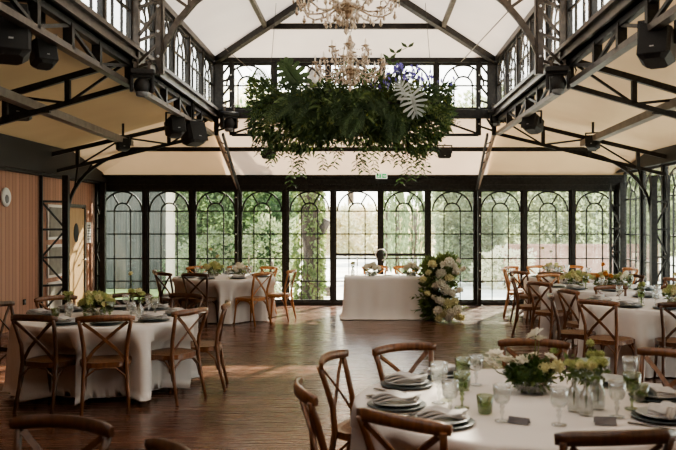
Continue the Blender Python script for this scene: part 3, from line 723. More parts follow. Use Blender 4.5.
# ------------------------------------------------------------------ tables
CHAIRS = []; CLOTHS = []
def round_cloth(R, seed, hem=.015, folds=17, cx=0, cy=0):
    rnd = random.Random(seed); mb = MB(); n_ = 144
    ph = [rnd.uniform(0, 2*PI) for _ in range(4)]
    prof = [(0, .755), (R*.4, .7552), (R*.8, .755), (R-.03, .755), (R-.006, .752), (R+.004, .742), (R+.010, .70), (R+.012, .60), (R+.014, .52), (R+.02, .44), (R+.022, .30), (R+.025, .15), (R+.03, .05), (R+.045, hem)]
    lim = []
    for j in range(n_):          # how far the pushed-in chairs tuck the cloth back at each angle
        a = 2*PI*j/n_; c_, s_ = math.cos(a), math.sin(a); best = 9
        for (p, d, rz) in CHAIRS:
            if (p.x-cx)**2+(p.y-cy)**2 > 2.6: continue
            q = R+.12
            while q > .3:
                wx, wy = cx+q*c_-p.x, cy+q*s_-p.y
                v_ = wx*d.x+wy*d.y; u_ = wx*d.y-wy*d.x
                if abs(u_) < .245 and v_ < .235: q -= .01
                else: break
            if q < R+.11: best = min(best, q)
        lim.append(best)
    vs = []
    for i, (r, z) in enumerate(prof):
        t = max(0, (.745-z)/.73)
        for j in range(n_):
            a = 2*PI*j/n_
            w_ = math.sin(folds*a+ph[0]+.8*math.sin(3*a+ph[1]))*.6+math.sin((folds*2-3)*a+ph[2])*.4+math.sin(7*a+ph[3])*.4
            amp = .055*(t**.55); w_ = w_*.7+.45*(1-2*abs(math.sin(.5*(19*a+ph[1]+.7*math.sin(5*a)))))
            rr = r+amp*w_ + (.03*math.sin(31*a+ph[2])*max(0, t-.85)/.15 if t > .85 else 0)
            k_ = min(1, max(0, (.66-z)/.16)); l_ = min(lim[j-1], lim[j], lim[(j+1) % n_]) if z < .6 else lim[j]
            if l_ < rr and k_ > 0: rr = rr+(l_-rr)*k_
            vs.append((rr*math.cos(a), rr*math.sin(a), z))
    fs = [(i*n_+j, i*n_+(j+1) % n_, (i+1)*n_+(j+1) % n_, (i+1)*n_+j) for i in range(len(prof)-1) for j in range(n_)]
    mb.add(vs, fs, True)
    return mb
def round_table(cx, cy, R, seed, where, cm=None, hem=.015):
    t = thing('round_table', 'round banquet table hidden under the cloth, '+where, 'table', (cx, cy, 0), 0, 'round banquet tables')
    mb = MB(); mb.lathe([(0, .715), (R-.04, .715), (R-.03, .725), (R-.04, .735), (0, .735)], n=48); mb.build('tabletop', M_doorw, t)
    for q in range(4):
        a = PI/4+q*PI/2; mb = MB(); mb.tube([(.35*math.cos(a), .35*math.sin(a), .71), (.5*math.cos(a), .5*math.sin(a), 0)], .018); mb.build('leg', M_steel, t)
    CLOTHS.append((cx, cy, R, seed, hem, cm or M_cloth, where))
TZ = .757

# tableware prototypes
def proto(name, cat): t = thing(name, 'x', cat); return t
pc = MB(); pc.lathe([(0, 0), (.09, 0), (.15, .008), (.155, .012), (.15, .014), (.09, .006), (0, .006)], n=28)
CHARGER = pc.build('charger_plate', M_charger)
pc = MB(); pc.lathe([(0, 0), (.075, 0), (.125, .012), (.13, .016), (.124, .018), (.078, .007), (0, .007)], n=28)
PLATE = pc.build('dinner_plate', M_plate)
pc = MB()
vs = []; nx, ny = 14, 5
for lay in range(3):
    vs = []
    for i in range(nx+1):
        for j in range(ny+1):
            u = i/nx-.5; v_ = j/ny-.5
            vs.append((u*(.235-.012*lay)+.01*lay*math.sin(5*v_), v_*(.115-.008*lay)+.012*math.sin(4*u+lay), .004+.011*lay+.010*math.cos(u*7+lay*.8)-.018*abs(u)*(lay*.4)))
    top = [(i*(ny+1)+j, (i+1)*(ny+1)+j, (i+1)*(ny+1)+j+1, i*(ny+1)+j+1) for i in range(nx) for j in range(ny)]
    pc.add(vs, top, True)
NAPKIN = pc.build('napkin', M_napkin)
sol = NAPKIN.modifiers.new('s', 'SOLIDIFY'); sol.thickness = .008; sol.offset = 1
pc = MB(); pc.bar((0, -.10, .004), (0, .04, .004), .012, .004); pc.bar((0, .04, .004), (0, .062, .004), .026, .004)
for q in (-1, -.33, .33, 1): pc.bar((q*.011, .06, .004), (q*.010, .105, .007), .0045, .003)
FORK = pc.build('fork', M_cut)
pc = MB(); pc.bar((0, -.11, .004), (0, .0, .004), .013, .006); pc.sweep([(0, 0, .004), (.001, .05, .004), (.003, .09, .004), (0, .12, .004)], [(.01, -.001), (.01, .001), (-.008, .001), (-.008, -.001)], smooth=False, scales=[.8, 1, .9, .2])
KNIFE = pc.build('table_knife', M_cut)
pc = MB(); pc.bar((0, -.10, .004), (0, .05, .004), .010, .004); pc.ball((0, .08, .006), .03, 10, (.7, 1.1, .18))
SPOON = pc.build('spoon', M_cut)
def goblet(m, nm, h, r, cut=12):
    t = thing(nm, 'x', 'glass')
    cz = h*.45
    rf = lambda a, z: 1+.045*math.cos(cut*a)*(1 if z > 0 else 1)
    mb = MB(); mb.lathe([(r*.18, cz), (r*.6, cz+h*.04), (r*.88, cz+h*.14), (r*.95, cz+h*.3), (r, h), (r*.93, h), (r*.88, cz+h*.3), (r*.80, cz+h*.14), (r*.5, cz+h*.06), (0, cz+h*.05)], n=36, rfun=rf); mb.build('bowl', m, t)
    mb = MB(); mb.lathe([(r*.18, cz), (r*.34, cz-h*.06), (r*.16, cz-h*.12), (r*.28, cz-h*.2), (r*.13, cz-h*.28), (r*.15, h*.05)], n=16); mb.build('stem', m, t)
    mb = MB(); mb.lathe([(0, .0), (r*.85, 0), (r*.86, .004), (r*.2, h*.05), (0, h*.05)], n=24); mb.build('foot', m, t)
    return t
def tumbler(m, nm):
    mb = MB(); mb.lathe([(0, 0), (.030, 0), (.034, .004), (.042, .09), (.040, .09), (.032, .010), (0, .008)], n=36, rfun=lambda a, z: 1+.025*math.cos(18*a))
    o = mb.build(nm, m); tag(o, 'x', 'glass'); return o
GCLEAR = goblet(M_gclear, 'clear_goblet', .175, .042); GCLEAR['category'] = 'glass'
GBIG = goblet(M_gclear, 'tall_clear_goblet', .215, .046)
GGREEN = goblet(M_ggreen, 'green_goblet', .185, .044)
TGREEN = tumbler(M_ggreen, 'green_tumbler')
def bottle():
    t = thing('bud_vase', 'x', 'vase')
    mb = MB(); mb.lathe([(0, 0), (.030, 0), (.034, .01), (.036, .08), (.030, .11), (.014, .13), (.013, .165), (.018, .175), (.011, .17), (.010, .13), (.027, .108), (.031, .08), (.029, .012), (0, .01)], n=20)
    mb.build('bottle', M_gclear, t); return t
# blooms
def bloom(m, r, petals=36, seed=1, squash=.85, pw=.55):
    rnd = random.Random(seed); mb = MB()
    mb.ball((0, 0, 0), r*.6, 8, (1, 1, squash))
    for i in range(petals):
        z = 1-2*(i+.5)/petals*.85; a = i*2.39996; q = math.sqrt(max(0, 1-z*z))
        d = V((q*math.cos(a), q*math.sin(a), z)); p = d*r*.42; p.z *= squash
        mb.leaf(p, (d+V((rnd.uniform(-.5, .5), rnd.uniform(-.5, .5), .35))).normalized(), d, r*rnd.uniform(.55, .75), r*pw, .3)
    return mb
BW = [bloom(M_fw, 1, 44, s_).mesh('bloom_white', M_fw) for s_ in (1, 2)]
BY = [bloom(M_fy, 1, 44, 3).mesh('bloom_cream', M_fy)]
BG = [bloom(M_fg, 1, 70, 4, pw=.38).mesh('bloom_lime', M_fg)]
BO = [bloom(M_fo, 1, 40, 5).mesh('bloom_orange', M_fo)]
BV = [bloom(M_fp, 1, 30, 6, 1.3, .35).mesh('bloom_violet', M_fp)]
mbA = MB()
for i_ in range(13):
    a_ = i_*2.39996; el = .25 if i_ < 7 else .75
    d_ = V((math.cos(a_), math.sin(a_), el)).normalized(); mbA.leaf(d_*.08, d_, V((0, 0, 1)), 1.0 if i_ < 7 else .75, .75, .25)
mbA.ball((0, 0, .1), .16, 8)
BA = [mbA.mesh('bloom_anemone', M_fw)]
def add_bloom(parent, ms, loc, r, nm='bloom'):
    o = bpy.data.objects.new(nm, random.choice(ms)); COL.objects.link(o); o.parent = parent
    o.location = loc; o.scale = (r, r, r); o.rotation_euler = (random.uniform(-.7, .7), random.uniform(-.7, .7), random.uniform(0, 6)); return o
def leafcloud(mb, c, rad, n_, l, w, down=0.0, out=.7):
    for i in range(n_):
        d = rdir(); p = V((c[0]+d.x*rad[0]*random.uniform(.4, 1), c[1]+d.y*rad[1]*random.uniform(.4, 1), c[2]+d.z*rad[2]*random.uniform(.4, 1)))
        dd = (d*out+rdir()*(1-out)+V((0, 0, -down))).normalized()
        mb.leaf(p, dd, rdir(), l*random.uniform(.6, 1.3), w*random.uniform(.7, 1.2))

def centerpiece(cx, cy, label, ms, blooms, r, leafm_=None, tall=None, bowl=True):
    t = thing('flower_arrangement', label, 'flowers', (cx, cy, TZ+.002))
    mb = MB(); mb.lathe([(0, 0), (.06, 0), (.10, .03), (.115, .075), (.108, .075), (.09, .03), (0, .012)], n=28, rfun=lambda a, z: 1+.02*math.cos(14*a)); mb.build('bowl', M_gclear, t)
    mb = MB(); leafcloud(mb, (0, 0, .09), (.12, .12, .07), 120, .06, .03); mb.build('foliage', leafm_ or M_leafm, t)
    for i in range(blooms):
        a = i*2.4; q = math.sqrt((i+.5)/blooms)*r
        add_bloom(t, random.choice(ms), (q*math.cos(a), q*math.sin(a), .12+.09*(1-(q/r)**2)+random.uniform(-.01, .03)), random.uniform(.035, .055))
    if tall:
        for (dx, dy, h, mm) in tall:
            mb = MB(); mb.tube([(dx*.3, dy*.3, .05), (dx*.8, dy*.8, h*.6), (dx, dy, h)], .003, 5); mb.build('stem', M_leafm, t)
            add_bloom(t, mm, (dx, dy, h), .035)
    return t
def budvase(cx, cy, label, ms, h=.26, nst=1, s=1.0):
    t = place(BOT, USED, (cx, cy, TZ+.002), random.uniform(0, 6), label); t.scale = (s, s, s)
    for q in range(nst):
        a = random.uniform(0, 6); dx, dy = .03*math.cos(a), .03*math.sin(a)
        mb = MB(); mb.tube([(0, 0, .03), (dx*.3, dy*.3, .17), (dx, dy, h)], .002, 5); leafcloud(mb, (dx*.6, dy*.6, h*.8), (.02, .02, .04), 7, .035, .016); mb.build('stem', M_leafm, t)
        add_bloom(t, ms, (dx, dy, h), .026)
    return t

def dup_mesh(P_, loc, rz, label, group, cat):
    return place(P_, USED, loc, rz, label, group, cat)

def setting(cx, cy, R, ang, desc, items='cpnfkgG', grp=''):
    """place setting at angle ang (deg) of a round table"""
    a = math.radians(ang); d = V((math.cos(a), math.sin(a), 0)); s_ = V((-d.y, d.x, 0)); rz = a+PI/2
    c = V((cx, cy, TZ+.002))+d*(R-.20)
    if 'c' in items: dup_mesh(CHARGER, c, rz, 'dark charger plate '+desc, 'dark charger plates', 'plate')
    if 'p' in items: dup_mesh(PLATE, c+V((0, 0, .013)), rz, 'grey dinner plate on its charger '+desc, 'grey dinner plates', 'plate')
    if 'n' in items: dup_mesh(NAPKIN, c+V((0, 0, .030)), (rz if 'r' not in items else 0.0)+random.uniform(-.15, .15), 'folded linen napkin on the plate '+desc, 'folded linen napkins', 'napkin')
    if 'f' in items: dup_mesh(FORK, c+s_*.20, rz+PI, 'dark fork '+desc, 'dark forks', 'fork')
    if 'k' in items: dup_mesh(KNIFE, c-s_*.20, rz+PI, 'dark knife '+desc, 'dark table knives', 'knife')
    if 's' in items: dup_mesh(SPOON, c-s_*.24, rz+PI, 'dark spoon '+desc, 'dark spoons', 'spoon')
    if 'g' in items: place(GCLEAR, USED, c-d*.22-s_*.10, 0, 'clear cut goblet '+desc, 'clear cut goblets')
    if 'G' in items: place(GGREEN, USED, c-d*.24+s_*.02, 0, 'green stemmed goblet '+desc, 'green stemmed goblets')
    if 't' in items: dup_mesh(TGREEN, c-d*.20+s_*.12, 0, 'green tumbler '+desc, 'green tumblers', 'glass')
BOT = bottle()

# ---- near table in the right foreground
NX, NY = .86, 4.25
round_table(NX, NY, .92, 5, 'near round table in the right foreground')
ND = 'near right foreground round table'
for (bx, by, tone, d) in ((-.22, 4.93, 'w', 'back left, first from the far left'), (.25, 5.33, 'w', 'back, left of the flower bowl'), (1.18, 5.55, 'w', 'back, right behind the flower bowl'), (1.97, 5.06, 'w', 'back right'),
                      (-.32, 3.98, 'w', 'left side'), (.14, 3.36, 'w', 'front left'), (.99, 3.10, 'd', 'front right')):
    chair(bx, by, NX, NY+(.35 if by == 4.93 else 0), tone, 'brown cross-back chair at the near right table, '+d)
for ang, d, it in ((150, 'back left', 'cpnfks'), (193, 'left', 'cpnfks'), (226, 'front left', 'cpnk'), (122, 'back, left of the flowers', 'cpnf'), (38, 'back right', 'cpk'), (2, 'right edge', 'cpnf'), (324, 'front right', 'cpnk'), (78, 'behind the flower bowl', 'cpn')):
    setting(NX, NY, .92, ang, 'at the near right table, '+d, it+('r' if ang in (150, 193, 226) else ''))
def onT(px, py, z=TZ+.002): return G(px, py, z)
for px, py, Pr, lb in ((439, 403, GBIG, 'tall clear goblet right of the left plates, near right table'), (450, 416, GCLEAR, 'clear goblet just in front of the tall one, near right table'),
                       (476, 385, GCLEAR, 'clear goblet behind the green goblets, near right table'), (502, 421, GCLEAR, 'clear goblet right of the green tumbler, front of near right table'),
                       (559, 425, GCLEAR, 'clear goblet in front of the bud vases, near right table'), (617, 417, GCLEAR, 'clear goblet left of the right green goblet, near right table'),
                       (602, 388, GCLEAR, 'clear goblet behind the bud vases, near right table'), (630, 387, GCLEAR, 'clear goblet behind the right green goblet, near right table')):
    place(Pr, USED, onT(px, py), random.random()*6, lb, 'clear cut goblets')
for px, py, lb in ((462, 408, 'green goblet in front, left half of the near right table'), (463, 390, 'green goblet behind the front green one, near right table'), (632, 409, 'green goblet at the right of the near right table')):
    place(GGREEN, USED, onT(px, py), 0, lb, 'green stemmed goblets')
for px, py, lb in ((485, 413, 'green tumbler beside the front green goblet, near right table'), (641, 401, 'green tumbler behind the right green goblet, near right table')):
    dup_mesh(TGREEN, onT(px, py), 0, lb, 'green tumblers', 'glass')
def tent_card(loc, rz, w, h, m, label, tilt=.5):
    t = thing('place_card', label, 'card', loc, rz)
    mb = MB(); mb.add([(-w/2, -h*.5*tilt*2, 0), (w/2, -h*.5*tilt*2, 0), (w/2, 0, h), (-w/2, 0, h)], [(0, 1, 2, 3)]); mb.build('front_flap', m, t)
    mb = MB(); mb.add([(-w/2, h*.5*tilt*2, 0), (w/2, h*.5*tilt*2, 0), (w/2, 0, h), (-w/2, 0, h)], [(0, 1, 2, 3)]); mb.build('back_flap', m, t)
tent_card(onT(519, 423), -.5, .10, .028, M_card, 'grey folded place card in front of the flower bowl', .8)
tent_card(onT(605, 424), -.15, .10, .035, M_card, 'grey folded place card in front of the bud vases', .8)
tent_card(onT(584, 381), -.1, .10, .14, M_cardg, 'tall sage green card standing behind the bud vases', .25)
# flower bowl
t = centerpiece(.93, 4.42, 'low cut-glass bowl of moss, white anemones and yellow blooms on the near right table', [BY], 0, .1)
mb = MB(); mb.ball((-.02, 0, .10), .105, 14, (1.0, 1, .75)); leafcloud(mb, (-.02, 0, .11), (.12, .12, .085), 900, .03, .022, out=.8); mb.build('moss_dome', M_moss, t)
for (dx, dy, h, r, ms) in ((-.15, 0, .17, .065, BA), (-.20, .02, .20, .06, BA), (-.06, -.02, .17, .045, BW), (.02, .05, .19, .05, BA), (.10, 0, .19, .045, BA), (.13, -.04, .15, .045, BY), (.05, -.06, .14, .045, BY), (.02, .0, .32, .06, BA), (.04, .01, .29, .05, BA), (-.24, -.02, .16, .055, BA)):
    mb = MB(); mb.tube([(dx*.2, dy*.2, .06), (dx*.8, dy*.8, h*.7), (dx, dy, h)], .003, 5); mb.build('stem', M_leafm, t); add_bloom(t, ms, (dx, dy, h), r)
mb = MB()
for (dx, dy, h) in ((.16, .02, .14), (.19, .0, .10), (.12, .04, .20), (.22, .03, .17), (.26, 0, .12)):
    mb.tube([(0.03, 0, .06), (dx*.7, dy, h*.8), (dx, dy, h)], .002, 4); leafcloud(mb, (dx, dy, h), (.025, .025, .025), 12, .04, .028)
mb.build('trailing_leaves', M_leafm, t)
for i, (px, py, lb) in enumerate(((574, 411, 'leftmost clear bud vase with yellow green sprigs, near right table'), (586, 415, 'middle clear bud vase with yellow sprigs, near right table'), (598, 409, 'rightmost clear bud vase with yellow green sprigs, near right table'))):
    budvase(onT(px, py).x, onT(px, py).y, lb, BG if i != 1 else BY, .24, 3, 1.0)
p = onT(596, 400); budvase(p.x, p.y, 'clear bud vase with one taller sprig behind the others, near right table', BG, .30, 1)

# ---- left near table
LX, LY = -2.64, 8.1
round_table(LX, LY, .90, 11, 'large round table at the left', hem=.06)
LD = 'near left round table'
for (bx, by, tone, d) in ((-2.97, 7.03, 'd', 'front left'), (-2.31, 7.0, 'w', 'front right'), (-1.66, 7.55, 'w', 'right side, nearer'), (-1.45, 8.22, 'w', 'right side, farther'),
                      (-2.08, 9.2, 'd', 'back right'), (-2.76, 9.25, 'd', 'back middle'), (-3.50, 8.90, 'w', 'back left'), (-3.78, 8.15, 'd', 'far left side')):
    chair(bx, by, LX, LY, tone, 'brown cross-back chair at the %s, %s' % (LD, d))
for ang, d, it in ((253, 'front left', 'cpngt'), (287, 'front right', 'cpnG'), (325, 'right front', 'cpngk'), (8, 'right', 'cpngG'), (62, 'back right', 'cpng'), (98, 'back middle', 'cpg'), (142, 'back left', 'cpng'), (180, 'left', 'cpnt')):
    setting(LX, LY, .90, ang, 'at the near left table, '+d, it+'r')
t = centerpiece(P(97, 0, 8.1).x, 8.1, 'lime and cream hydrangeas in a low bowl on the near left table', [BG, BY, BG], 20, .17)
budvase(P(140, 0, 7.95).x, 7.95, 'slim white bud vase with yellow blooms, right on the near left table', BY, .27, 2)
budvase(P(133, 0, 8.3).x, 8.3, 'bud vase with one tall yellow bloom on the near left table', BY, .42, 1)
budvase(P(68, 0, 8.0).x, 8.0, 'bud vase with a green sprig, left on the near left table', BG, .22, 1)

# ---- far left table by the windows
AX, AY = -2.55, 14.2
round_table(AX, AY, .90, 21, 'round table by the left windows')
AD = 'far left round table'
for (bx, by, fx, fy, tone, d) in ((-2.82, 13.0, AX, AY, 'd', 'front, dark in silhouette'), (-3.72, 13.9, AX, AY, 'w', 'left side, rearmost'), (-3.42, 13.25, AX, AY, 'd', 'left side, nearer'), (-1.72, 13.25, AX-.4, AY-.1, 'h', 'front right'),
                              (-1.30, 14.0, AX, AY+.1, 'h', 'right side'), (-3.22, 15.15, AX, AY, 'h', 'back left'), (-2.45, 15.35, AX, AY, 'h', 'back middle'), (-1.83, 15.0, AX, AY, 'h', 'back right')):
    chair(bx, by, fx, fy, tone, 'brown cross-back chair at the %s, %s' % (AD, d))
for ang, d, it in ((255, 'front', 'cpn'), (215, 'front left', 'cpg'), (300, 'front right', 'cpng'), (350, 'right', 'cpng'), (40, 'back right', 'cpg'), (90, 'back', 'cpng'), (140, 'back left', 'cpg')):
    setting(AX, AY, .90, ang, 'at the far left table, '+d, it)
centerpiece(AX-.2, AY, 'cream and yellow flowers in a bowl on the far left table', [BY, BG], 12, .2, tall=[(-.05, .05, .48, BY), (.08, 0, .36, BY)])
centerpiece(AX+.30, AY-.1, 'white flowers in a bowl on the right of the far left table', [BW], 8, .12)
def candle(loc, h, label):
    t = thing('candlestick', label, 'candle', loc)
    mb = MB(); mb.lathe([(0, 0), (.04, 0), (.042, .006), (.01, .02), (.008, h*.5), (.018, h*.52), (.018, h*.55), (0, h*.55)], n=14); mb.build('holder', M_gclear, t)
    mb = MB(); mb.lathe([(0, h*.55), (.011, h*.55), (.010, h), (0, h)], n=10); mb.build('candle', M_candle, t)
    mb = MB(); mb.tube([(0, 0, h), (0, .001, h+.012)], .0015, 4); mb.build('wick', M_black, t)
candle((AX+.42, AY+.15, TZ+.002), .38, 'tall ivory candle on the far left table')
candle((AX-.45, AY+.1, TZ+.002), .26, 'short ivory candle on the far left table')

# ---- head table
HX0, HX1, HY0, HY1 = -.39, 1.22, 14.05, 14.8
t = thing('head_table', 'rectangular head table hidden under its satin cloth', 'table', ((HX0+HX1)/2, (HY0+HY1)/2, 0))
mb = MB(); mb.box((0, 0, .725), (HX1-HX0-.04, HY1-HY0-.04, .03)); mb.build('tabletop', M_doorw, t)
for sx in (-1, 1):
    for sy in (-1, 1): mb = MB(); mb.tube([(sx*.7, sy*.3, .71), (sx*.7, sy*.3, 0)], .018); mb.build('leg', M_steel, t)
mb = MB(); n_ = 120; vs = []
def rr_(u, hx, hy, r):
    per = [(hx-r)*2, (hy-r)*2]; tot = 2*(per[0]+per[1])+2*PI*r; s_ = u*tot
    segs = [('l', per[0], (-(hx-r), -hy), (1, 0)), ('a', PI/2*r, (hx-r, -(hy-r)), -PI/2), ('l', per[1], (hx, -(hy-r)), (0, 1)), ('a', PI/2*r, (hx-r, hy-r), 0),
            ('l', per[0], (hx-r, hy), (-1, 0)), ('a', PI/2*r, (-(hx-r), hy-r), PI/2), ('l', per[1], (-hx, hy-r), (0, -1)), ('a', PI/2*r, (-(hx-r), -(hy-r)), PI)]
    for k_, L_, p_, q_ in segs:
        if s_ <= L_ or (k_ == 'a' and q_ == PI):
            if k_ == 'l': return (p_[0]+q_[0]*s_, p_[1]+q_[1]*s_)
            a = q_+s_/r; return (p_[0]+r*math.cos(a), p_[1]+r*math.sin(a))
        s_ -= L_
hx, hy = (HX1-HX0)/2, (HY1-HY0)/2
levels = [(.0, .757, 0), (-.02, .757, 0), (0.004, .748, 0), (.008, .70, .1), (.015, .5, .3), (.025, .25, .6), (.04, .06, 1.0), (.09, .012, 1.6)]
for li, (e, z, amp) in enumerate(levels):
    for j in range(n_):
        x, y = rr_(j/n_, hx, hy, .03)
        if li == 0: x, y = x*.02, y*.02
        L_ = math.hypot(x/hx, y/hy) or 1
        nx_, ny_ = (x/hx)**5, (y/hy)**5
        ln = math.hypot(nx_, ny_) or 1
        k_ = e+amp*.012*math.sin(j*.9)+amp*.01*math.sin(j*.37+1)
        vs.append((x+nx_/ln*k_, y+ny_/ln*k_, z))
fs = [(i*n_+j, i*n_+(j+1) % n_, (i+1)*n_+(j+1) % n_, (i+1)*n_+j) for i in range(len(levels)-1) for j in range(n_)]+[tuple(range(n_))]
mb.add(vs, fs, True)
tag(mb.build('tablecloth', M_cloth2, None, ((HX0+HX1)/2, (HY0+HY1)/2, 0)), 'smooth pale satin cloth on the rectangular head table', 'tablecloth')
chair(.17, 15.35, .17, 14, 'h', 'sunlit brown cross-back chair behind the head table, left one')
chair(.78, 15.35, .78, 14, 'h', 'sunlit brown cross-back chair behind the head table, right one')
centerpiece(.10, 14.3, 'low white bouquet on the left half of the head table', [BW], 14, .13)
centerpiece(.81, 14.3, 'low white bouquet on the right half of the head table', [BW], 14, .13)
candle((-.16, 14.35, TZ+.002), .34, 'slim candle at the left end of the head table')
budvase(-.24, 14.3, 'bud vase with white bloom at the left end of the head table', BW, .22, 2)
# cascading floral arrangement on the right of the head table
t = thing('cascading_flowers', 'large cascading white rose and hydrangea arrangement at the right end of the head table', 'flowers', (1.28, 13.9, 0))
mb = MB()
for (x, z, r) in ((0, .75, .30), (.0, .5, .30), (-.02, .3, .28), (.05, .12, .32), (-.1, .95, .16), (.14, .98, .18)):
    leafcloud(mb, (x, 0, z), (r, .2, r*.8), 230, .13, .06)
for i in range(26):
    d = V((random.choice((-1, 1))*random.uniform(.3, 1), random.uniform(-.3, .3), random.uniform(-.3, .8))).normalized(); p0 = V((0, 0, random.uniform(.15, .95))); L_ = random.uniform(.28, .48)
    mb.tube([p0, p0+d*L_], .004, 4)
    for q in range(7): mb.leaf(p0+d*L_*(.4+.1*q), (d+rdir()*.8).normalized(), rdir(), .09, .035)
mb.v = [(x, y, max(z, .02)) for x, y, z in mb.v]
mb.build('foliage', M_leafm, t)
bl = [(-.29, .74, .055, BY), (-.14, 1.00, .075, BY), (.02, .84, .09, BW), (.16, 1.04, .085, BW), (.24, .97, .06, BW), (.02, .66, .085, BW), (-.08, .62, .06, BW), (.16, .76, .07, BY), (.28, .88, .07, BW), (.10, .56, .085, BW), (.2, .5, .08, BW),
      (.0, .36, .085, BW), (.12, .32, .09, BY), (-.04, .20, .08, BW), (.08, .13, .10, BY), (.2, .16, .095, BW), (.3, .22, .075, BW), (-.03, .05, .06, BY), (.16, .06, .07, BW), (.30, .10, .07, BY), (.37, .05, .06, BY), (.26, .36, .065, BY), (.34, .55, .06, BW), (-.2, .86, .05, BY), (.32, 1.06, .04, BW), (.40, .92, .05, BW), (.06, 1.0, .06, BW), (-.22, .5, .05, BY), (-.1, .42, .055, BW)]
for (x, z, r, ms) in bl: add_bloom(t, ms, (x, -.20-random.uniform(0, .08), max(z, r*1.2)), r*1.2)

# ---- right side tables
BX, BY_ = 3.75, 14.3   # far right by windows
round_table(BX, BY_, .90, 31, 'farthest right round table by the windows')
for (bx, by, tone, d) in ((2.62, 13.62, 'w', 'front left'), (3.12, 13.3, 'w', 'front'), (2.52, 14.5, 'h', 'left side'), (2.78, 15.2, 'h', 'back left'), (3.35, 15.45, 'h', 'back middle'), (4.0, 15.45, 'h', 'back right'), (4.9, 14.6, 'h', 'right side')):
    chair(bx, by, BX, BY_, tone, 'cross-back chair at the farthest right round table, '+d)
for ang, d, it in ((200, 'left', 'cpg'), (235, 'front left', 'cpng'), (262, 'front', 'cpn'), (300, 'front right', 'cpng'), (100, 'back', 'cpng')):
    setting(BX, BY_, .90, ang, 'at the farthest right table, '+d, it)
centerpiece(BX-.35, BY_, 'cream and white flowers on the farthest right table', [BW, BY], 12, .2, tall=[(-.2, .0, .5, BY), (-.05, .0, .44, BW)])
CX_, CY_ = 3.52, 11.8
round_table(CX_, CY_, .90, 41, 'middle right round table')
for (bx, by, tone, d) in ((2.42, 11.1, 'w', 'front left'), (2.24, 12.1, 'w', 'left side, seen edge-on'), (2.95, 12.85, 'h', 'back left'), (4.25, 12.72, 'd', 'back right'), (3.75, 13.0, 'h', 'back middle'), (4.62, 11.9, 'w', 'right side')):
    chair(bx, by, CX_, CY_, tone, 'cross-back chair at the middle right round table, '+d)
for ang, d, it in ((222, 'front left', 'cpnG'), (180, 'left', 'cpg'), (265, 'front', 'cpng'), (310, 'front right', 'cpnG'), (60, 'back right', 'cpng'), (115, 'back left', 'cpng')):
    setting(CX_, CY_, .90, ang, 'at the middle right table, '+d, it)
centerpiece(CX_-.38, CY_, 'large cream and lime flowers on the left of the middle right table', [BY, BG, BW], 20, .22)
centerpiece(CX_+.0, CY_-.1, 'orange and yellow flowers on the middle right table', [BO, BY], 10, .14, tall=[(0, .03, .34, BO)])
centerpiece(CX_+.28, CY_-.15, 'white flowers on the right of the middle right table', [BW, BG], 12, .16)
EX, EY = 3.52, 9.45
round_table(EX, EY, .92, 51, 'round table cut by the right edge')
for (bx, by, fx, fy, tone, d) in ((2.46, 8.42, EX, EY, 'w', 'front left, nearest'), (2.14, 9.15, 3.5, 8.85, 'd', 'left side, seen edge-on'), (2.50, 9.85, 3.5, 10.15, 'w', 'back left'), (3.22, 10.42, EX, EY-.3, 'w', 'back middle'), (4.12, 10.35, EX, EY, 'w', 'back right'), (3.28, 8.16, EX, EY, 'd', 'front right')):
    chair(bx, by, fx, fy, tone, 'cross-back chair at the right edge round table, '+d)
for ang, d, it in ((222, 'front left', 'cpnG'), (255, 'front', 'cpngt'), (190, 'left', 'cpn'), (150, 'back left', 'cpng'), (85, 'back', 'cpng'), (290, 'front right', 'cpng')):
    setting(EX, EY, .92, ang, 'at the right edge table, '+d, it)
budvase(EX-.28, EY-.15, 'bud vase with pale green blooms on the left of the right edge table', BG, .22, 3)
centerpiece(EX+.15, EY-.1, 'tall cream and lime flowers at the right edge table', [BY, BG], 14, .15, tall=[(0, 0, .34, BY), (.06, .02, .30, BW)])
tent_card((EX+.42, EY-.2, TZ+.002), -.2, .16, .2, M_cardg, 'pale standing menu card on the right edge table', .25)

# ---- foreground chairs of tables below the frame
chair(-1.26, 3.30, -1.62, 2.1, 'd', 'shaded cross-back chair at the bottom left corner of the picture')
chair(-.68, 2.84, -1.8, 2.1, 'd', 'shaded cross-back chair cut by the bottom edge, left of centre')
chair(-2.43, 5.0, -3.5, 5.0, 'w', 'chair end just showing at the left edge, below the left table')

for (cx, cy, R, seed, hem, m_, where) in CLOTHS:
    o = round_cloth(R, seed, hem, 17, cx, cy).build('tablecloth', m_, None, (cx, cy, 0))
    tag(o, 'floor-length pale cloth draped over the '+where, 'tablecloth', 'round pale tablecloths')

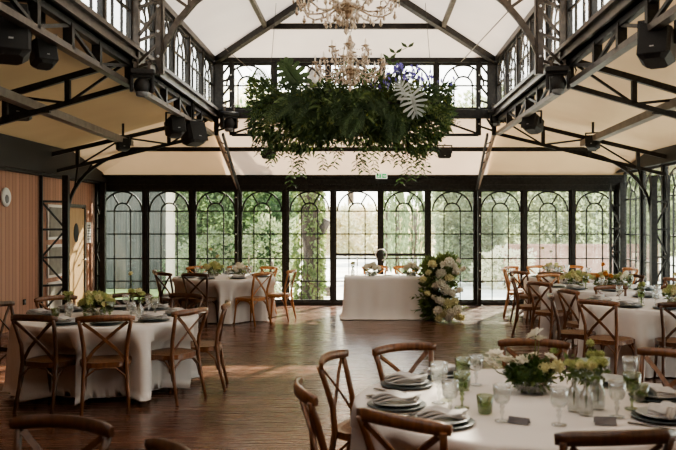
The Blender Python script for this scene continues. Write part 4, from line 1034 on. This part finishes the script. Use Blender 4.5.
# ------------------------------------------------------------------ chandeliers
def chandelier(loc, R, label, chain):
    t = thing('chandelier', label, 'chandelier', loc, 0, 'crystal chandeliers')
    mb = MB(); mb.lathe([(0, -.16), (.03, -.15), (.05, -.12), (.10, -.08), (.14, -.04), (.15, -.02), (.06, .0), (.03, .03), (.05, .07), (.09, .12), (.05, .17), (.02, .22), (.05, .27), (.07, .31), (.03, .35), (.015, .42), (0, .42)], n=18, rfun=lambda a, z: 1+.06*math.cos(9*a)); mb.build('stem', M_crystal, t)
    mb = MB(); mb.lathe([(0, -.085), (.09, -.075), (.125, -.055), (.13, -.045), (0, -.045)], n=20); mb.build('hub', M_bronze, t)
    mb = MB()
    for q in range(int(chain/.05)): mb.tube(arc((0, 0, .44+q*.05), .022, 0, 2*PI, 8, 'xz' if q % 2 else 'yz')[:-1], .004, 4, up=V((0, 1, 0)) if q % 2 else V((1, 0, 0)), closed=True)
    mb.build('chain', M_bronze, t)
    def drop(mb, p, s_=1.0):
        x, y, z = p; mb.bar((x, y, z), (x, y, z-.02*s_), .002)
        mb.lathe([(0, -.02*s_), (.006*s_, -.024*s_), (.0035*s_, -.032*s_), (.010*s_, -.048*s_), (.012*s_, -.056*s_), (0, -.072*s_)], p, 7)
    for tier, (n_, r, z0, zc, off) in enumerate(((10, R, -.02, .04, .15), (6, R*.55, .16, .24, .4))):
        for i in range(n_):
            a = off+2*PI*i/n_; c, s_ = math.cos(a), math.sin(a)
            def q(rr, z): return V((rr*c, rr*s_, z))
            mb = MB()
            mb.tube([q(.03, z0), q(r*.25, z0-.03), q(r*.5, z0-.09), q(r*.75, z0-.10), q(r*.93, z0-.05), q(r, z0+.02), q(r, zc)], .009, 6, scales=[1.2, 1.1, 1, 1, .9, .8, .8])
            mb.tube([q(r*.93, z0-.05), q(r*.86, z0+.0), q(r*.78, z0-.01), q(r*.78, z0-.04)], .006, 5)
            arm = mb.build('arm', M_crystal, t)
            mb = MB(); mb.lathe([(0, -.01), (.02, 0), (.048, .012), (.05, .018), (.018, .012), (.016, .03), (0, .03)], q(r, zc), 12, rfun=lambda a_, z: 1+.07*math.cos(8*a_)); mb.build('cup', M_crystal, arm)
            mb = MB(); mb.lathe([(0, .02), (.010, .02), (.009, .085), (.004, .10), (0, .12)], q(r, zc), 8); mb.build('candle', M_candle, arm)
            mb = MB()
            for j in range(5):
                b = 2*PI*j/5; drop(mb, q(r, zc)+V((.045*math.cos(b), .045*math.sin(b), .012)), 1.0)
            mb.build('drop_fringe', M_crystal, arm)
            for (pp, ss) in ((q(r, z0-.0), 1.8), (q(r*.78, z0-.05), 1.3), (q(r*.5, z0-.09), 1.3)):
                mb = MB(); drop(mb, pp, ss); mb.build('crystal_drop', M_crystal, arm)
            # bead swag to the next arm
            a2 = off+2*PI*(i+1)/n_
            mb = MB()
            for j in range(1, 8):
                f_ = j/8; aa = a+(a2-a)*f_; mb.ball((r*.97*math.cos(aa), r*.97*math.sin(aa), zc-.05*math.sin(PI*f_)), .008, 5)
            mb.build('bead_swag', M_crystal, arm)
    mb = MB()
    for j in range(18):
        b = 2*PI*j/18; r2 = .12 if j % 2 else .07
        drop(mb, (r2*math.cos(b), r2*math.sin(b), -.07 if j % 2 else -.11), 1.7)
    drop(mb, (0, 0, -.15), 2.4); mb.build('centre_drops', M_crystal, t)
    return t
chandelier((-.21, 10.4, 3.76), .46, 'farther crystal chandelier with amber glass arms above the greenery', 1.4)
chandelier((-.20, 8.0, 3.93), .50, 'nearer crystal chandelier cut by the top edge of the picture', 1.2)

# ------------------------------------------------------------------ hanging greenery
GX, GY, GZ = -.24, 12.4, 3.62
t = thing('hanging_greenery', 'long suspended cloud of dark green foliage with monstera, palm and violet flowers', 'hanging garland', (GX, GY, GZ))
mb = MB()
for sy in (-.2, .2): mb.bar((-1.5, sy, -.05), (1.5, sy, -.05), .03)
for x in (-1.5, -.5, .5, 1.5): mb.bar((x, -.2, -.05), (x, .2, -.05), .03)
mb.build('frame', M_steel, t)
mb = MB(); nn = 22; vs = []
for i in range(nn+1):
    x = -1.42+2.84*i/nn; e = math.sqrt(max(0.02, 1-(x/1.46)**2)); zt, zb = .20*e+.03*math.sin(x*9), -.62*e+.08*math.cos(x*5)
    for j in range(12):
        a = 2*PI*j/12; vs.append((x, .26*e*math.cos(a)*(1+.15*math.sin(i*2.1+j*1.7)), (zt+zb)/2+(zt-zb)/2*math.sin(a)*(1+.1*math.sin(i*1.3+j*2.9))))
mb.add(vs, [(i*12+j, i*12+(j+1) % 12, (i+1)*12+(j+1) % 12, (i+1)*12+j) for i in range(nn) for j in range(12)]); mb.build('inner_core', M_leafd, t)  # solid dark leaf-coloured body added inside to fill gaps between leaves
for x in (-1.3, 1.3):
    mb = MB(); mb.tube([(x, 0, -.05), (x*.9, 0, 1.55)], .004, 4); mb.build('suspension_wire', M_steel, t)
rnd = random.Random(3)
def gtop(x): return .33+.10*math.sin(x*3+1)-.10*max(0, abs(x)-1.2)
def gbot(x): return -.72+.10*math.cos(x*2.1)-.05*math.sin(x*7)+.75*max(0, abs(x)-1.05)
mb = MB(); mb2 = MB(); mb3 = MB()
for i in range(7500):
    x = rnd.uniform(-1.55, 1.55); z = rnd.uniform(gbot(x), gtop(x)); y = rnd.uniform(-.38, .38)*math.cos((z+.15)*1.4)
    d = V((x*.35+rnd.uniform(-.6, .6), y*1.2+rnd.uniform(-.5, .5), z*1.2+.1+rnd.uniform(-.7, .5))).normalized()
    u = rnd.random()
    if u < .62: mb.leaf((x, y, z), d, rdir(), rnd.uniform(.09, .17), .035)
    elif u < .965: mb2.leaf((x, y, z), d, rdir(), rnd.uniform(.07, .12), .045)
    else: mb3.leaf((x, y, z), d, rdir(), rnd.uniform(.06, .10), .04)
mb.build('dark_foliage', M_leafd, t); mb2.build('mid_green_foliage', M_leafm, t)
mb3.build('lime_leaves', M_leafy, t)
# ferns: pinnate fronds
def frond(p, d, L_, w, n_=16, sag=.3, m=M_leafd, lw=.02, nm='palm_frond'):
    mb = MB(); p = V(p); d = V(d).normalized(); pts = []
    for i in range(n_+1):
        f_ = i/n_; pts.append(p+d*L_*f_+V((0, 0, -sag*L_*f_*f_)))
    mb.tube(pts, .005, 4, scales=[1-.8*i/n_ for i in range(n_+1)])
    side = d.cross(V((0, -1, .25))).normalized()
    for i in range(2, n_+1):
        f_ = i/n_; ll = w*math.sin(PI*min(1, f_*.9+.12))**.6
        tg = (pts[i]-pts[i-1]).normalized()
        for s_ in (-1, 1): mb.leaf(pts[i], (side*s_+tg*.7+V((0, 0, -.1))).normalized(), V((0, -1, .3)), ll, lw)
    return mb.build(nm, m, t)
for i in range(34):
    x = rnd.uniform(-1.5, 1.5); sd = rnd.choice((-1, 1))
    frond((x, -.2, rnd.uniform(-.25, .15)), (x*.4+rnd.uniform(-.6, .6), -.6, rnd.uniform(-.5, .5)), rnd.uniform(.35, .6), .11, 14, .5, rnd.choice((M_leafd, M_leafd, M_leafm)), .014, 'fern_frond')
frond((-1.25, -.1, .15), (-.55, -.3, .85), .55, .22, 16, .5, M_leafm, .018)
frond((-.9, -.1, .1), (-.1, -.2, 1), .5, .2, 14, .2, M_leafm, .018)
frond((.1, -.05, .15), (-.5, -.1, .9), .62, .24, 18, .3, M_leafm, .022)
frond((.25, -.05, .15), (.35, -.1, .9), .5, .22, 16, .3, M_leafm, .022)
frond((.75, -.35, -.10), (-.15, -.25, -1), .62, .26, 18, .0, M_leafd, .022)
frond((.2, -.35, -.1), (-.5, -.25, -.9), .6, .25, 18, .0, M_leafd, .022)
frond((-.7, -.35, .1), (-.85, -.25, -.5), .65, .2, 18, .2, M_leafd, .022)
def monstera(p, up_, face, s_, m, nm='monstera_leaf', deep=False):
    mb = MB(); up_ = V(up_).normalized(); face = V(face).normalized(); side = up_.cross(face).normalized(); p = V(p)
    def W(x, y, z=0): return p+side*x*s_+up_*y*s_+face*z*s_
    lobes = 6
    for sg in (-1, 1):
        for i in range(lobes):
            f_ = (i+.5)/lobes; y0 = -.05+f_*.85; L_ = (.66 if deep else .60)*math.sin(PI*(.30+.58*f_))**.7
            ang = math.radians(-35+95*f_); d = V((sg*math.cos(ang), math.sin(ang), 0)); nrm = V((-d.y, d.x, 0)); w_ = .062 if deep else .088
            def Q(t, u): a = d*L_*t+nrm*u*w_; return W(a.x, y0+a.y, .10*math.sin(t*2.6)-.05*t)
            mb.add([Q(0, -.8), Q(.3, -.9), Q(.65, -1.1), Q(.9, -.75), Q(1, 0), Q(.9, .75), Q(.65, 1.1), Q(.3, .9), Q(0, .8)], [tuple(range(9))])
    cw = .10 if deep else .26
    mb.add([W(-cw, -.08), W(cw, -.08), W(cw*1.1, .4), W(cw*.6, .8), W(0, 1.12), W(-cw*.6, .8), W(-cw*1.1, .4)], [tuple(range(7))])
    mb.tube([W(0, -.6, -.1), W(0, -.1, 0), W(0, .4, .03), W(0, 1.0, 0)], .008*s_*3, 4)
    return mb.build(nm, m, t)
monstera((-.80, -.3, .24), (-.55, -.05, .75), (.1, -1, .3), .42, M_leafd)
monstera((.93, -.48, .02), (.25, -.05, -1), (0, -1, .25), .34, M_leafgrey, 'silver_monstera_leaf', True)
monstera((.84, -.44, .02), (-.5, -.05, .9), (0, -1, .25), .24, M_leafgrey, 'silver_monstera_leaf', True)
# violet flowers
mb = MB()
for i in range(100):
    x = rnd.choice((rnd.uniform(.25, 1.6), rnd.uniform(.5, 1.25))); z = rnd.uniform(.16, .42)+(.12 if .6 < x < 1.1 else 0); y = rnd.uniform(-.35, .0)
    o_ = add_bloom(t, BV, (x, y, z), .017, 'violet_bloom'); o_.scale = (.018, .018, .042)
    mb.tube([(x*.97, y, .0), (x, y, z)], .003, 4)
mb.build('violet_stems', M_leafm, t)
# tall spray
mb = MB(); pts = [V((.75+.03*q*math.sin(q), -.1, .2+.09*q)) for q in range(8)]; mb.tube(pts, .004, 4)
for q in range(2, 8):
    for s_ in (-1, 1):
        for w_ in (0, 1): mb.leaf(pts[q]+V((s_*.03*w_, 0, 0)), (s_, -.2, .6+w_*.5), V((0, -1, 0)), .11, .05)
mb.build('tall_spray', M_leafd, t)
# trailing vines
vx = [-1.42, -1.30, -1.12, -1.0, -.86, -.72, -.42, -.30, -.12, .05, .22, .32, .45, .62, .72, .86, 1.0, 1.12, 1.25, -1.22, .52, .95, 1.36]
for i, x in enumerate(vx):
    L_ = rnd.uniform(.28, .55)*(1.25 if i % 3 == 0 else 1.0); z0 = gbot(x)+.12; sw = rnd.uniform(-.3, .3); y0 = rnd.uniform(-.25, .15)
    mb = MB(); pts = [V((x+sw*f_*L_+.03*math.sin(f_*9+i), y0, z0-L_*f_)) for f_ in [q/9 for q in range(10)]]
    mb.tube(pts, .003, 4)
    for q in range(1, 10):
        for s_ in (-1, 1):
            mb.leaf(pts[q], (s_*.9, rnd.uniform(-.6, .6), -.6+rnd.uniform(-.3, .4)), rdir(), rnd.uniform(.07, .11), .034)
            if rnd.random() < .75: mb.leaf(pts[q]+V((s_*.05, 0, -.02)), (s_*.7, rnd.uniform(-.6, .6), -.9), rdir(), .07, .026)
    mb.build('trailing_vine', M_leafd, t)

# ------------------------------------------------------------------ outside
def OX(px, Y): return (px-CX)/F*Y
def bush(name, label, cat, c, rad, n_, l, m, core=True, grp=None, seed=0):
    random.seed(seed+11); t = thing(name, label, cat, (c[0], c[1], -.1), 0, grp)
    mb = MB(); zc = c[2]
    for i in range(n_):
        d = rdir(); q = random.uniform(.75, 1.05)*(1+.12*math.sin(d.x*7+seed)+.1*math.sin(d.z*9+seed))
        p = V((d.x*rad[0]*q, d.y*rad[1]*q, max(.03, zc+.1+d.z*rad[2]*q)))
        mb.leaf(p, (d+rdir()*.9).normalized(), rdir(), l*random.uniform(.6, 1.3), l*.5)
    mb.build('foliage', m, t)
    mb = MB(); mb.tube([(0, 0, 0), (0.03, 0, zc*.5), (0, 0, zc+.1)], .05); mb.build('stem', M_bark, t)
    return t
def hedge(name, label, cat, x0, x1, y, dep, z0, z1, n_, l, m, seed=0):
    random.seed(seed+5); t = thing(name, label, cat, ((x0+x1)/2, y, -.1)); w_ = x1-x0
    mb = MB()
    for i in range(n_):
        x = random.uniform(-w_/2, w_/2); z = random.uniform(z0, z1*(1+.06*math.sin(x*2.3+seed)+.04*math.sin(x*6))); bulge = .25*math.sin(x*1.7+z*1.3+seed)+.15*math.sin(x*5+z*3)
        yy = -dep/2+bulge+random.uniform(-.1, .25)
        if random.random() < .12: yy = random.uniform(-dep/2, dep/2); z = z1*random.uniform(.95, 1.05)
        mb.leaf((x, yy, z+.1), (V((0, -1, .2))+rdir()*1.2).normalized(), rdir(), l*random.uniform(.6, 1.3), l*.55)
    nx_ = int(w_*3); nz_ = 12; o_ = len(mb.v); vs = []
    for i in range(nx_+1):
        for j in range(nz_+1):
            x = -w_/2+w_*i/nx_; zz = z0+(z1*(.97+.06*math.sin(x*2.3+seed))-z0)*j/nz_
            vs.append((x+random.uniform(-.08, .08), -dep/2+.30+.25*math.sin(x*1.7+zz*1.3+seed)+.15*math.sin(x*5+zz*3)+random.uniform(-.12, .12), zz+.1+random.uniform(-.06, .06)))
    mb.add(vs, [(i*(nz_+1)+j, (i+1)*(nz_+1)+j, (i+1)*(nz_+1)+j+1, i*(nz_+1)+j+1) for i in range(nx_) for j in range(nz_)])
    mb.build('foliage', m, t)
    mb = MB()
    nn = max(2, int(w_/.8))
    for q in range(nn): mb = MB(); mb.tube([(-w_/2+(q+.5)*w_/nn, .1, 0), (-w_/2+(q+.5)*w_/nn+.1, .1, z1*.7)], .06); mb.build('trunk', M_bark, t)
    return t
def tree(label, x, y, zc, r, n_, l, m, seed, cat='tree', trunk=.14, grp='garden trees beyond the hedges'):
    random.seed(seed); t = thing('tree', label, cat, (x, y, -.1), 0, grp)
    mb = MB(); subs = [(V((0, 0, zc)), r)]+[(V((random.uniform(-.8, .8)*r, random.uniform(-.5, .5)*r, zc+random.uniform(-.6, .7)*r)), r*random.uniform(.4, .65)) for _ in range(7)]
    for i in range(n_):
        c, rr = random.choice(subs); d = rdir(); p = c+d*rr*random.uniform(.6, 1.05)
        mb.leaf(p, (d+rdir()).normalized(), rdir(), l*random.uniform(.6, 1.3), l*.5)
    mb.build('crown', m, t)
    mb = MB(); mb.tube([(0, 0, 0), (.05, 0, zc*.5), (0, 0, zc)], trunk, scales=[1.2, 1, .5])
    for q in range(5):
        a = q*1.3; mb.tube([(0, 0, zc*.55+q*.1), (r*.5*math.cos(a), r*.4*math.sin(a), zc+.2*r), (r*.8*math.cos(a), r*.6*math.sin(a), zc+.6*r)], trunk*.35, 5)
    mb.build('trunk', M_bark, t); return t
def cypress(x, y, h, r, label, seed):
    random.seed(seed); t = thing('cypress_tree', label, 'tree', (x, y, -.1), 0, 'cypress trees outside the double door')
    mb = MB()
    for i in range(int(900*h/3)):
        z = random.uniform(.1, h); q = r*math.sin(PI*min(1, .15+.85*(1-z/h)**.6*.6+.02))*(1-.5*(z/h)**3); a = random.uniform(0, 2*PI)
        mb.leaf((q*math.cos(a), q*math.sin(a), z), (math.cos(a)*.4, math.sin(a)*.4, 1), rdir(), .2, .07)
    mb.build('foliage', M_cyp, t)
    mb = MB(); mb.tube([(0, 0, 0), (0, 0, h*.8)], .06); mb.build('trunk', M_bark, t)
# outbuilding at the left with pale post
t = thing('outbuilding', 'grey boarded outbuilding outside the two leftmost glass doors', 'building', (OX(128, 21), 21.6, -.1))
mb = MB(); mb.box((-1.2, .5, 1.9), (4.3, 1.0, 3.8)); mb.build('boarded_wall', M_facade, t)
mb = MB(); mb.box((-1.2, .4, 3.85), (4.7, 1.5, .12)); mb.build('roof', M_grey, t)
mb = MB(); mb.box((-.3, -.02, 1.1), (.9, .05, 2.1)); mb.build('shutter', M_facade, t)
t = thing('garden_pillar', 'pale beige rendered pillar outside the second glass door', 'pillar', (OX(170.5, 19), 19, -.1))
mb = MB(); mb.box((0, 0, 1.45), (.17, .2, 2.7)); mb.build('shaft', M_beige, t)
mb = MB(); mb.box((0, 0, 2.84), (.24, .27, .08)); mb.build('cap', M_beige, t)
mb = MB(); mb.box((0, 0, .05), (.26, .29, .1)); mb.build('foot', M_beige, t)
# left dense hedge
hedge('tall_hedge', 'dense tall green hedge outside the third and fourth glass doors', 'hedge', OX(168, 22), OX(296, 22), 22.5, 1.5, .05, 4.6, 9000, .17, M_hedge, 1)
bush('shrub', 'rounded green shrub in front of the tall hedge, behind the far left table', 'shrub', (OX(215, 20), 20, .7), (.9, .5, .8), 1500, .13, M_tree, seed=2)
bush('shrub', 'small shrub beside the ivy-covered trunk', 'shrub', (OX(270, 20), 20.3, .9), (.7, .5, 1.1), 1500, .12, M_tree, seed=3)
# ivy trunk
t = thing('ivy_tree', 'stout tree trunk wrapped in ivy with a cut side branch', 'tree', (OX(311, 18.8), 18.8, -.1))
mb = MB(); mb.tube([(0, 0, 0), (.03, 0, .6), (0, 0, 1.5), (-.05, 0, 2.6), (-.05, 0, 4.2), (0.1, 0, 5.5)], .23, 14, scales=[1.35, 1.1, .95, 1, .95, .8]); mb.build('trunk', M_bark, t)
mb = MB(); mb.tube([(.08, -.02, 1.42), (.25, -.05, 1.62), (.40, -.08, 1.90)], .10, 10); mb.build('cut_branch', M_bark, t)
mb = MB(); mb.tube([(.0, .0, 2.3), (.35, 0, 3.0), (.6, 0, 4.2)], .12, 10); mb.build('side_limb', M_bark, t)
random.seed(8); mb = MB()
for i in range(2600):
    z = random.uniform(.05, 4.8); a = random.uniform(0, 2*PI); r = .26*random.uniform(1, 1.35)
    if math.sin(a*2+z*2.2)+math.cos(z*3.1+a) < -.75: continue
    mb.leaf((r*math.cos(a)-.05, r*math.sin(a), z), (math.cos(a)*.6, math.sin(a)*.6, -.6+random.uniform(-.3, .5)), rdir(), .12, .09)
mb.build('ivy', M_ivy, t)
t = thing('log_pile', 'low dark object on the ground right of the ivy trunk', 'logs', (OX(324, 19.5), 19.5, -.1))
for q in range(3):
    mb = MB(); mb.tube([(-.2, 0, .08+.07*q), (.2, .05, .08+.07*q)], .07-.01*q, 8, up=V((0, 1, 0))); mb.build('log', M_bark, t)
# centre
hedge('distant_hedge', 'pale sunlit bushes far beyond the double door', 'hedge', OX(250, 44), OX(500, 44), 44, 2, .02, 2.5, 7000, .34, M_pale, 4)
for (px, Y, h, r, lb, sd) in ((387, 30, 3.1, .26, 'cypress just right of the double door centre, left of three', 1), (398, 27, 2.95, .30, 'middle cypress outside the double door', 2), (415, 25, 2.85, .36, 'right cypress outside the double door', 3)):
    cypress(OX(px, Y), Y, h, r, lb, sd)
# right
hedge('tall_hedge', 'loose green hedge outside the arched doors right of centre', 'hedge', OX(432, 24), OX(500, 24), 24, 1.6, .05, 4.8, 5200, .18, M_tree, 6)
hedge('tall_hedge', 'tall soft green hedge behind the brick garden wall', 'hedge', OX(485, 27), OX(700, 27), 27.5, 1.6, .6, 5.6, 9500, .21, M_tree, 7)
mb = MB(); mb.box((OX(560, 25), 25, .45), (6.2, .25, 1.1)); mb.box((OX(560, 25), 25, 1.03), (6.3, .33, .07)); tag(mb.build('garden_wall', M_brick), 'low reddish brick garden wall outside the right glass doors', 'wall')
bush('shrub', 'pale shrub on the gravel outside the right glass doors', 'shrub', (OX(505, 22), 22, .5), (.8, .4, .55), 1100, .13, M_pale, seed=9)
# right side garden
hedge('side_hedge', 'olive hedge beyond the far right corner', 'hedge', 9.5, 14.5, 22.5, 1.5, .05, 4.2, 4200, .2, M_tree, 8)
for i, (x, y, zc, r, lb) in enumerate(((11.5, 15.5, 2.6, 1.6, 'bushy olive tree beside the right glass wall, farther'), (12.5, 10.5, 2.8, 1.6, 'bushy olive tree beside the right glass wall, nearer'))):
    tree(lb, x, y, zc, r, 2200, .2, M_tree, 20+i, grp='olive trees beside the right glass wall')
# far high trees seen through the lantern windows
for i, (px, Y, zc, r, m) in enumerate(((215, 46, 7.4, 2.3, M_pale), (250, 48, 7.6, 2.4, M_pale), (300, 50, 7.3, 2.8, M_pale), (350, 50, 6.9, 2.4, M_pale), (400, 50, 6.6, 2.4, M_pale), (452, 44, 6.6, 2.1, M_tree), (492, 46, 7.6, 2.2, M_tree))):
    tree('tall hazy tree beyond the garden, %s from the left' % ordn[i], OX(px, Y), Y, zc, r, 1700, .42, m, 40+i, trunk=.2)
# ------------------------------------------------------------------ camera, light, world
cam = bpy.data.cameras.new('camera'); co = bpy.data.objects.new('camera', cam); COL.objects.link(co)
co.location = (0, 0, EYE); co.rotation_euler = (PI/2, 0, 0)
cam.lens = F*36/676; cam.sensor_width = 36; cam.shift_x = -(CX-338)/676; cam.shift_y = -1/676
cam.clip_end = 400
cam.dof.use_dof = True; cam.dof.focus_distance = 11.5; cam.dof.aperture_fstop = 3.4
SC.camera = co
w = bpy.data.worlds.new('sky'); SC.world = w; w.use_nodes = True
nt = w.node_tree; bg = nt.nodes['Background']
tc = nt.nodes.new('ShaderNodeTexCoord'); sp = nt.nodes.new('ShaderNodeSeparateXYZ'); cr = nt.nodes.new('ShaderNodeValToRGB')
nt.links.new(tc.outputs['Generated'], sp.inputs[0]); nt.links.new(sp.outputs['Z'], cr.inputs['Fac'])
cr.color_ramp.elements[0].position = 0.0; cr.color_ramp.elements[0].color = (1.0, 0.95, 0.86, 1)
cr.color_ramp.elements[1].position = 0.6; cr.color_ramp.elements[1].color = (0.80, 0.86, 0.96, 1)
nt.links.new(cr.outputs[0], bg.inputs['Color']); bg.inputs['Strength'].default_value = 5.5
sl = bpy.data.lights.new('sun', 'SUN'); so = bpy.data.objects.new('sun', sl); COL.objects.link(so)
sl.energy = 24.0; sl.angle = math.radians(1.0); sl.color = (1.0, 0.90, 0.74)
so.rotation_euler = V((0.36, 0.80, 0.60)).to_track_quat('Z', 'Y').to_euler()
try:
    SC.view_settings.view_transform = 'AgX'; SC.view_settings.look = 'AgX - Medium High Contrast'
except Exception: pass
SC.view_settings.exposure = 0.32
SC.cycles.use_denoising = True
try: SC.cycles.denoiser = 'OPENIMAGEDENOISE'
except Exception: pass
SC.cycles.max_bounces = 10; SC.cycles.transparent_max_bounces = 24
SC.cycles.diffuse_bounces = 5; SC.cycles.glossy_bounces = 3; SC.cycles.transmission_bounces = 4
SC.cycles.caustics_reflective = False; SC.cycles.caustics_refractive = False
SC.cycles.sample_clamp_indirect = 6.0
